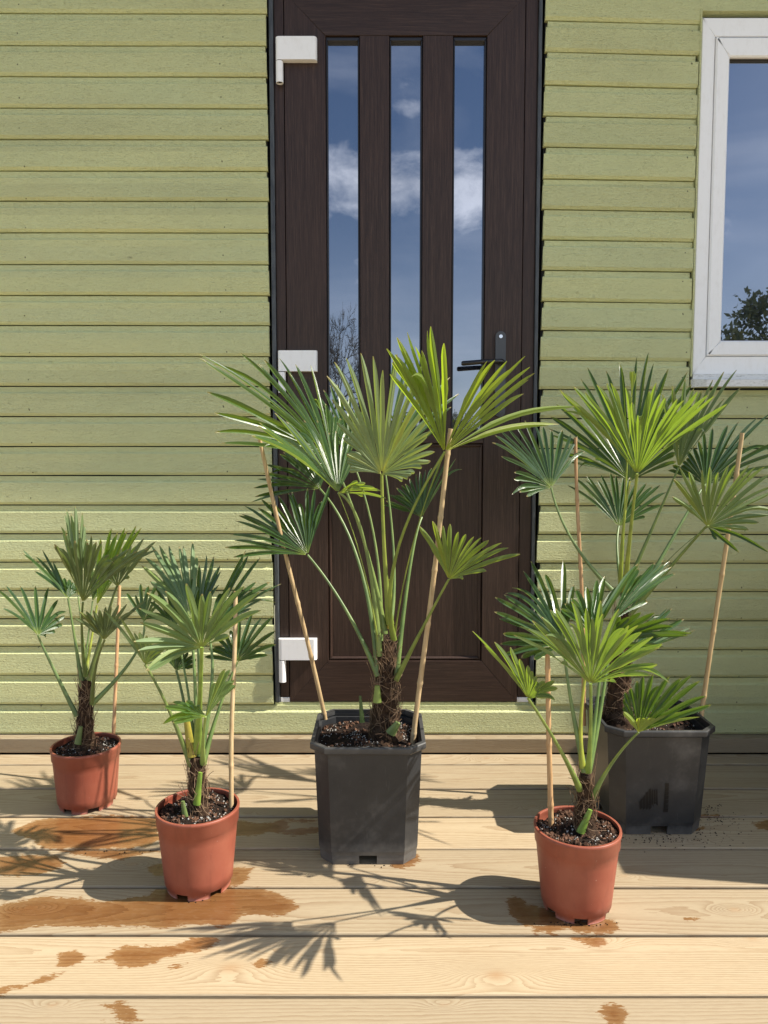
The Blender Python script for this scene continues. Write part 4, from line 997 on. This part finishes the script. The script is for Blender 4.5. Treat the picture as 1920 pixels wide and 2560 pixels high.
# ---- P5 front right terracotta
cx, cy = .371, 1.375
p5 = palm('fan palm in the terracotta pot nearest the camera, right of the black potted one', cx, cy)
round_pot(cx, cy, .082, .064, .160, p5, .35)
soil_disc(cx, cy, .0785, .147, p5, False, 5, 1.3, .004, .8)
b0 = at(1462, 2065, cy); b1 = at(1466, 1935, cy)
trunk(p5, (b0.x, cy, .146), (b1.x, cy, b1.z), .0185, .0125, 6, strands=120)
stub(p5, at(1456, 2070, cy-.02), (.35, -.1, 1), .04, .006, (1.3, 1.5, .8, 1)); 
C5 = [at(x_, y_, cy-.006) for x_, y_ in ((1450, 1975), (1462, 1930), (1470, 1930), (1478, 2000), (1458, 1920))]
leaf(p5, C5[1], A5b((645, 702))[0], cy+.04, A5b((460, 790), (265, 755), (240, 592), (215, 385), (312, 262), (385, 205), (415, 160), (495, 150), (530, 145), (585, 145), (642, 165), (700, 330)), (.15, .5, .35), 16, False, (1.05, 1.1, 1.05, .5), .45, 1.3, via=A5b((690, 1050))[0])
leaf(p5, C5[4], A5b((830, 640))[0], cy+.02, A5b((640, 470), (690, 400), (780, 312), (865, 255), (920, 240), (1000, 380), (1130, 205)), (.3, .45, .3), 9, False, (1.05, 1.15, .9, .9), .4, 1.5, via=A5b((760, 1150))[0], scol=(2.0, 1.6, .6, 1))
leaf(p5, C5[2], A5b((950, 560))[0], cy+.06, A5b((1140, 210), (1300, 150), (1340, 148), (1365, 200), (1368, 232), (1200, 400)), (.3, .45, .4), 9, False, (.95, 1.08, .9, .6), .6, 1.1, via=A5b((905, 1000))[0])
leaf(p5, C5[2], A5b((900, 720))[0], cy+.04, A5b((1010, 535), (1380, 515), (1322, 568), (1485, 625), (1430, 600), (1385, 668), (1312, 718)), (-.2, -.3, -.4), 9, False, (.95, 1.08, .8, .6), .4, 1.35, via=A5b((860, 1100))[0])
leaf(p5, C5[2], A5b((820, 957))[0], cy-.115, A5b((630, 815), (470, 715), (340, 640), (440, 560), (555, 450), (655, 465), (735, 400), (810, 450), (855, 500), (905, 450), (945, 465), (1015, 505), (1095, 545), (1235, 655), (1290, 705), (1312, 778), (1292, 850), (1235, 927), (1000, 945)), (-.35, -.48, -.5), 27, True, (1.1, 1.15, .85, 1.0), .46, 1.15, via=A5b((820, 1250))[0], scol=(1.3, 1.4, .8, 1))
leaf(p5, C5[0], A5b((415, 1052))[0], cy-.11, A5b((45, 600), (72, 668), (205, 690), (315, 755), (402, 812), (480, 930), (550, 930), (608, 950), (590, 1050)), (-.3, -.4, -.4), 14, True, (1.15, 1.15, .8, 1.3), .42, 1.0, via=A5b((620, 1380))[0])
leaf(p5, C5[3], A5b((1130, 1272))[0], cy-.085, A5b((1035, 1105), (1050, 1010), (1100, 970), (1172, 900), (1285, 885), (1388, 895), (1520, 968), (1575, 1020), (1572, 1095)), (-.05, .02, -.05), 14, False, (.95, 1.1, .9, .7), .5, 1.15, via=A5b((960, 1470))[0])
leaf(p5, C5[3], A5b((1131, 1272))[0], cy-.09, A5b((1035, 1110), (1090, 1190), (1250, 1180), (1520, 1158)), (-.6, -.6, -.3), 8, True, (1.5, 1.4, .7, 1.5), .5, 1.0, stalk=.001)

# ---- P1 left rear terracotta
cy = 1.805; cx = -.745
p1 = palm('small fan palm in the terracotta pot at the far left by the wall', cx, cy)
round_pot(cx, cy, .083, .068, .151, p1, 1.0)
soil_disc(cx, cy, .078, .138, p1, False, 11, .8)
b0 = at(212, 1865, cy); b1 = at(214, 1700, cy)
trunk(p1, (b0.x, cy, .137), (b1.x, cy, b1.z), .022, .0115, 2, strands=150)
stub(p1, at(196, 1850, cy-.03), (.2, 0, 1), .035, .006)
C1 = [at(x_, y_, cy-.006) for x_, y_ in ((192, 1790), (206, 1720), (214, 1690), (222, 1700), (230, 1760))]
leaf(p1, C1[2], A1((810, 1040))[0], cy+.05, A1((640, 380), (632, 250), (668, 160), (705, 140), (785, 160), (822, 200), (872, 258), (905, 400)), (.1, .05, .1), 9, True, (1.2, 1.2, 1.1, 1.1), .5, 1.3, via=A1((850, 1400))[0], stalk=.0026)
leaf(p1, C1[2], A1((1005, 1132))[0], cy+.06, A1((1050, 455), (1130, 342), (1240, 305), (1340, 315), (1450, 400), (1350, 640)), (.0, .1, .1), 11, False, (1.5, 1.4, .8, 1.4), .5, 1.2, via=A1((930, 1600))[0], scol=(2.2, 1.8, .8, 1))
leaf(p1, C1[1], A1((705, 1062))[0], cy+.02, A1((335, 760), (200, 615), (262, 555), (322, 540), (375, 620), (430, 520), (510, 560), (640, 820), (785, 1000)), (.15, .45, .3), 13, False, DARK, .5, 1.2, via=A1((770, 1450))[0])
leaf(p1, C1[3], A1((1217, 937))[0], cy-.02, A1((1100, 850), (1230, 560), (1400, 480), (1650, 460), (1790, 385), (1560, 612), (1335, 830)), (-.1, -.2, -.2), 11, True, OLV, .5, 1.2, via=A1((1140, 1150))[0])
leaf(p1, C1[2], A1((860, 1102))[0], cy-.12, A1((520, 515), (545, 455), (590, 412), (705, 385), (800, 422), (870, 450), (920, 462), (1010, 482), (1055, 462), (1230, 537), (1268, 562), (1520, 545), (1640, 520)), (-.35, -.45, -.4), 17, True, (.8, .85, .7, .45), .55, 1.2, via=A1((850, 1450))[0])
leaf(p1, C1[0], A1((395, 1442))[0], cy-.02, A1((10, 1125), (-10, 1010), (25, 955), (95, 950), (235, 945), (350, 960), (530, 975), (602, 1048), (685, 1135), (480, 1448)), (.0, .25, .1), 12, False, (.9, 1, 1.05, .5), .38, 1.1, via=A1((480, 1700))[0] if False else (118, 1640))
leaf(p1, C1[4], A1((1085, 1492))[0], cy-.08, A1((775, 1265), (802, 1210), (900, 1185), (1030, 1190), (1145, 1155), (1290, 1105), (1400, 1100), (1500, 1105)), (-.15, -.2, -.15), 11, True, OLV, .36, 1.1)
leaf(p1, C1[4], A2((300, 955))[0], cy+.03, A2((155, 688), (200, 760), (300, 572), (380, 640), (480, 552), (440, 742), (400, 890)), (.1, .2, .1), 8, False, (1.1, 1.2, 1.2, .5), .5, 1.0, via=(335, 1640))

# ---- P2 front left terracotta
cy = 1.449; cx = -.376
p2 = palm('fan palm in the front left terracotta pot standing on the large damp stain', cx, cy)
round_pot(cx, cy, .083, .065, .164, p2, .15)
soil_disc(cx, cy, .079, .148, p2, False, 17, 1.0)
b0 = at(494, 2010, cy); b1 = at(492, 1890, cy)
trunk(p2, (b0.x, cy, .147), (b1.x, cy, b1.z), .0175, .0135, 12, strands=120)
stub(p2, at(462, 2035, cy-.03), (-.1, -.1, 1), .028, .0045); stub(p2, at(478, 1880, cy-.01), (-.12, 0, 1), .10, .0065, (2.1, 1.3, .6, 1)); stub(p2, at(493, 2000, cy-.02), (.15, -.1, 1), .06, .0052, (1.3, 1.5, .7, 1))
C2 = [at(x_, y_, cy-.006) for x_, y_ in ((478, 1915), (488, 1890), (493, 1880), (500, 1890), (508, 1910))]
leaf(p2, C2[2], A2((740, 930))[0], cy+.04, A2((340, 560), (245, 405), (287, 310), (450, 205), (600, 185), (650, 185), (705, 195), (787, 228), (800, 560)), (.35, .4, .35), 11, True, (.95, 1.05, .95, .7), .36, 1.3, via=A2((700, 1400))[0] if False else None)
leaf(p2, C2[3], A2((800, 980))[0], cy+.07, A2((770, 560), (878, 360), (925, 378), (1040, 468), (1000, 600)), (.1, .25, .1), 7, False, DARK, .4, 1.2)
leaf(p2, C2[3], A2((900, 1060))[0], cy+.05, A2((1060, 600), (1190, 308), (1315, 312), (1400, 340), (1300, 560), (1560, 612), (1585, 640), (1340, 800), (1215, 920)), (.3, .4, .2), 12, False, (.85, .95, .9, .6), .38, 1.1, via=(530, 1700))
leaf(p2, C2[4], A2((1180, 1337))[0], cy+.05, A2((875, 1290), (945, 1150), (1060, 1090), (1170, 940), (1265, 885), (1420, 870), (1482, 875), (1522, 922), (1535, 1000), (1545, 1178), (1462, 1282)), (.0, .25, .1), 13, False, DARK, .38, 1.05, via=(545, 1780))
leaf(p2, C2[0], A2((605, 1417))[0], cy+.06, A2((470, 1260), (510, 1200), (620, 1200), (700, 1230), (780, 1290), (785, 1370)), (.0, .2, .1), 9, False, (.7, .75, .6, .5), .5, 1.0)
leaf(p2, C2[0], A2((310, 1362))[0], cy-.03, A2((-40, 860), (10, 885), (182, 1040), (275, 1080), (380, 1170), (490, 1210), (482, 1322), (440, 1350)), (-.1, -.2, -.1), 10, True, (.95, .95, .75, .9), .45, 1.2, via=(420, 1770))
leaf(p2, C2[2], A2((845, 1202))[0], cy-.13, A2((350, 1398), (260, 1140), (205, 1035), (280, 820), (300, 752), (247, 642), (525, 668), (697, 572), (850, 760), (1110, 640), (1237, 547), (1290, 700), (1560, 620), (1100, 1100)), (-.3, -.45, -.35), 16, True, (1.0, 1.08, .85, .6), .33, 1.4, via=(500, 1740), stalk=.0044, scol=(1.3, 1.4, .7, 1))
leaf(p2, C2[4], AP3((1185, 442))[0], cy-.09, AP3((985, 478), (935, 455), (925, 395), (1010, 350), (1130, 380)), (-.25, -.2, .1), 6, False, (1.6, 1.6, 1.3, 1.1), .5, 1.3, via=AP3((1170, 580))[0])
leaf(p2, C2[4], AP3((1187, 442))[0], cy-.088, AP3((1240, 250), (1275, 180), (1330, 160), (1362, 245)), (-.1, -.1, .0), 6, True, (1.1, 1.2, .7, 1.0), .6, 1.2, stalk=.001)

cy1_, cy2_ = 1.805, 1.449
leaf(p1, C1[1], A1((960, 1090))[0], cy1_+.08, A1((900, 620), (960, 520), (1060, 600), (1180, 660), (1290, 760), (1150, 900)), (.1, .3, .2), 9, False, DARK, .4, 1.0, via=A1((910, 1500))[0], stalk=.0024)
leaf(p2, C2[1], A2((600, 1010))[0], cy2_+.08, A2((330, 900), (420, 720), (470, 560), (560, 540), (640, 620), (700, 760)), (.1, .3, .2), 9, False, DARK, .4, 1.0, via=(470, 1730), stalk=.0024)

# ------------------------------------------------------------------ bamboo canes
def cane(label, top, bot, zs_, dy, r, seed, col=(1, 1, 1, 1)):
    rs = random.Random(seed); a = atz(bot[0], bot[1], zs_); c = at(top[0], top[1], a.y+dy); d = (c-a); Ln = d.length; d.normalize(); a = a-d*.03; Ln += .03
    pts = []; rad = []; s = 0; nodes = []; q = rs.uniform(.04, .12)
    while q < Ln-.02: nodes.append(q); q += rs.uniform(.11, .17)
    ss = sorted(set([0, Ln]+[x for n_ in nodes for x in (n_-.012, n_-.004, n_-.0015, n_+.0015, n_+.004, n_+.012)]+list(np.linspace(0, Ln, 24))))
    side = Vector((rs.uniform(-1, 1), rs.uniform(-1, 1), 0))*.0022
    for x in ss:
        if x < 0 or x > Ln: continue
        k = min([abs(x-n_) for n_ in nodes]+[9])
        bend = math.sin(x/Ln*7+seed)
        pts.append(a+d*x+side*bend); rad.append(r*(1.0-.15*x/Ln)*(1.20 if k < .002 else 1.10 if k < .005 else 1.0))
    mb = MB(); mb.tube(pts, rad, 12); o = mb.build('bamboo_cane', m_cane, None, col)
    # origin at the foot
    f = Vector(pts[0]); o.data.transform(Matrix.Translation(-f)); o.location = f
    tag(o, label, 'bamboo cane', 'bamboo canes stuck in the pots')
cane('upright bamboo cane in the far left terracotta pot', (299, 1464), (284, 1836), .138, .04, .0048, 1, (1.15, .95, .9, 1))
cane('bamboo cane standing in the front left terracotta pot', (588, 1478), (577, 2020), .148, .04, .0050, 2)
cane('bamboo cane leaning left out of the central black pot', (648, 1098), (816, 1812), .232, -.04, .0052, 3, (.9, .88, .85, 1))
cane('bamboo cane leaning right in the central black pot, crossing the big bright leaf', (1128, 1072), (1032, 1863), .232, -.06, .0058, 4)
cane('reddish bamboo cane on the left of the rear right black pot', (1440, 1094), (1462, 1785), .222, .02, .0050, 5, (.95, .8, .75, 1))
cane('pale bamboo cane at the right edge of the rear right black pot', (1856, 1082), (1750, 1812), .222, -.04, .0056, 6, (.95, .95, .9, 1))
cane('short looking bamboo cane in the terracotta pot nearest the camera, its top under the leaves', (1368, 1622), (1377, 2056), .147, .02, .0056, 7, (1.05, .9, .8, 1))

# torn label marks on the rear black pot
mb = MB(); rs = random.Random(2)
def facept(px, py):
    # point on the sloping front face of the rear pot
    z = 0.1
    for _ in range(5):
        rr = .104*1.022+(.127*.93-.104*1.02)*(z-.03)/(.252-.046); p = at(px, py, p4.location.y-rr-.0009); z = p.z
    return p
def scrap(poly):
    vs = [facept(*q) for q in poly]; mb.add(vs, [tuple(range(len(vs)))]); mb.add([v+Vector((0, .0004, 0)) for v in vs], [tuple(range(len(vs)-1, -1, -1))])
R7 = Z(1560, 1880, 4.608)
for x0 in (180, 215, 250, 285):
    top = 560-(x0-180)*1.1; scrap(R7((x0, top+rs.uniform(-15, 15)), (x0+30, top-25), (x0+33, 640), (x0+4, 668)))
for x0 in (320, 345, 370): scrap(R7((x0, 440+rs.uniform(-15, 15)), (x0+14, 425), (x0+20, 560+rs.uniform(0, 100)), (x0+2, 600)))
for y0 in range(360, 650, 48): scrap(R7((478-(y0-360)*.07, y0), (520-(y0-360)*.03, y0+rs.uniform(-4, 4)), (515-(y0-360)*.03, y0+42), (474-(y0-360)*.07, y0+46)))
pot4 = [c for c in p4.children if c.name.startswith('pot')][0]
sub(mb, 'label_residue', m_resid, pot4)

# spilled potting soil on the deck
mb = MB(); rs = random.Random(9)
for (px, py, sx, sy, n_) in ((1790, 2050, 60, 12, 90), (1640, 2098, 70, 8, 110), (1770, 2020, 30, 6, 40), (1720, 2075, 60, 10, 60), (1790, 2100, 70, 14, 40), (500, 2252, 25, 3, 18), (1440, 2312, 45, 3, 50), (950, 2165, 40, 3, 14), (330, 2128, 60, 5, 20)):
    for _ in range(n_):
        q = atz(px+rs.gauss(0, sx), py+rs.gauss(0, sy), .0); s = rs.uniform(.0006, .0022)
        pv = [Vector(v)*s*rs.uniform(.6, 1.3) for v in ((1, 0, 0), (-1, 0, 0), (0, 1, 0), (0, -1, 0), (0, 0, 1), (0, 0, -.2))]
        mb.add([Vector((q.x, q.y, s*.3))+v for v in pv], [(0, 2, 4), (2, 1, 4), (1, 3, 4), (3, 0, 4), (2, 0, 5), (1, 2, 5), (3, 1, 5), (0, 3, 5)])
tag(mb.build('soil_crumbs', m_soil), 'dark crumbs of potting soil spilled on the deck boards', 'soil', kind='stuff')

# ------------------------------------------------------------------ unseen boxes added beyond the right edge to shade the deck
def copy_tree(o, parent=None):
    c = o.copy(); COL.objects.link(c)
    if parent: c.parent = parent
    for ch in o.children: copy_tree(ch, c)
    return c
def shade_block(x0, x1, ya, yb, h, lab):
    pl = empty('shade_caster', ((x0+x1)/2, (ya+yb)/2, 0)); tag(pl, lab, 'shade_block')
    mb = MB(); n_ = max(2, int(round(h/.1)))
    for k in range(n_): mb.box(x0, x1, ya, yb, .004+k*h/n_, .004+(k+1)*h/n_-.0015, .003)
    part(mb, 'box', m_trim, pl)
    mb = MB(); mb.box(x0+.02, x1-.02, ya+.02, yb-.02, h, h+.012); part(mb, 'soil', m_soil, pl)  # soil-coloured lid on the added box
shade_block(1.30, 1.80, deckY(1987)-.07, deckY(1896)-.06, .80, 'narrow unseen timber box added beyond the right edge to shade the deck')
shade_block(1.28, 1.80, deckY(2185)-.11, deckY(1996)-.075, .82, 'wide unseen timber box added beyond the right edge to shade the deck')
# ------------------------------------------------------------------ trees behind the viewer (seen in the glass)
def tree_bare(loc, Hh, R, seed, label):
    rs = random.Random(seed); e = empty('bare_tree', loc); tag(e, label, 'tree'); mb = MB()
    def br(p, d, ln, r, dep):
        pts = [p]; dd = d.copy()
        for _ in range(4):
            dd = (dd+Vector((rs.gauss(0, .13), rs.gauss(0, .13), rs.gauss(.02, .10)))).normalized(); pts.append(pts[-1]+dd*ln/4)
        mb.tube(pts, [max(r, .013)*(1-.10*i) for i in range(5)], 5 if dep < 3 else 3, cap=False)
        if dep >= 7: return
        for k in range(3):
            q = pts[rs.choice((2, 3, 4, 4))]; an = rs.uniform(.35, .95); ax = Vector((rs.gauss(0, 1), rs.gauss(0, 1), rs.gauss(0, .4))).normalized()
            br(q, (Matrix.Rotation(an, 3, ax) @ dd).normalized(), ln*rs.uniform(.62, .82), r*.56, dep+1)
    L_ = Vector(loc)
    br(L_, Vector((0, 0, 1)), Hh*.30, Hh*.022, 0)
    zm = max(v[2] for v in mb.v)-loc[2]; k_ = Hh/zm; rx = sorted(math.hypot(v[0]-loc[0], v[1]-loc[1]) for v in mb.v)[int(len(mb.v)*.985)]; q_ = R/rx; mb.v = [((v[0]-loc[0])*q_+loc[0], (v[1]-loc[1])*q_+loc[1], (v[2]-loc[2])*k_+loc[2]) for v in mb.v]
    o = mb.build('crown', m_bark); o.parent = e; o.location = -L_
def tree_leafy(loc, Hh, R, seed, label, dens=2600):
    rs = random.Random(seed); e = empty('leafy_tree', loc); tag(e, label, 'tree'); L_ = Vector(loc); mb = MB(); tips = []
    def br(p, d, ln, r, dep):
        pts = [p]; dd = d.copy()
        for _ in range(3):
            dd = (dd+Vector((rs.gauss(0, .1), rs.gauss(0, .1), rs.gauss(.03, .08)))).normalized(); pts.append(pts[-1]+dd*ln/3)
        mb.tube(pts, [r*(1-.12*i) for i in range(4)], 5, cap=False)
        if dep >= 3: tips.extend(pts[1:]); 
        if dep >= 5: return
        for k in range(3):
            an = rs.uniform(.35, .85); ax = Vector((rs.gauss(0, 1), rs.gauss(0, 1), rs.gauss(0, .4))).normalized()
            br(pts[rs.choice((2, 3))], (Matrix.Rotation(an, 3, ax) @ dd).normalized(), ln*rs.uniform(.65, .8), r*.58, dep+1)
    br(L_, Vector((0, 0, 1)), Hh*.27, Hh*.02, 0)
    zm = max(v[2] for v in mb.v)-loc[2]; k_ = Hh/zm; sc_ = lambda v: Vector(loc)+(Vector(v)-Vector(loc))*k_
    mb.v = [tuple(sc_(v)) for v in mb.v]; tips = [sc_(v) for v in tips]
    o = mb.build('trunk', m_bark); o.parent = e; o.location = -L_
    mb = MB()
    for _ in range(dens):
        c = rs.choice(tips)+Vector((rs.gauss(0, .16), rs.gauss(0, .16), rs.gauss(0, .14)))*Hh/7*1.3
        s = rs.uniform(.07, .15)*Hh/7*1.2
        a = Vector((rs.gauss(0, 1), rs.gauss(0, 1), rs.gauss(0, 1))).normalized(); b_ = a.orthogonal().normalized()
        mb.add([c, c+a*s+b_*s*.4, c+a*s*2, c+a*s-b_*s*.4], [(0, 1, 2, 3)])
    o = mb.build('crown', m_foliage); o.parent = e; o.location = -L_
YG = YD+.019
def mirror_at(px, D, Dz=-.35):
    return ((px-960)/F*D, 2*YG-D, Dz)
tree_bare(mirror_at(800, 34), 8.6, 2.7, 31, 'bare spreading tree mirrored in the left pane of the door')
tree_bare(mirror_at(640, 46), 9.0, 3.2, 5, 'second bare tree beyond the deck, behind the viewer')
tree_leafy(mirror_at(1885, 28), 7.1, 2, 8, 'leafy tree mirrored in the lower corner of the window', 7000)
for i, (px, D_, hh) in enumerate(((1010, 70, 5.0), (1150, 64, 5.4), (1260, 75, 5.2), (560, 60, 6.0), (1500, 66, 6.2), (1660, 72, 6.4))):
    tree_leafy(mirror_at(px, D_), hh, 2, 50+i, ('low distant tree behind the viewer, mirrored low in the middle pane', 'distant round tree behind the viewer, mirrored low in the right pane', 'distant tree right of the door behind the viewer', 'distant tree behind the viewer towards the left', 'distant tree behind the viewer, between door and window', 'tall distant tree behind the viewer near the window')[i], 1500)
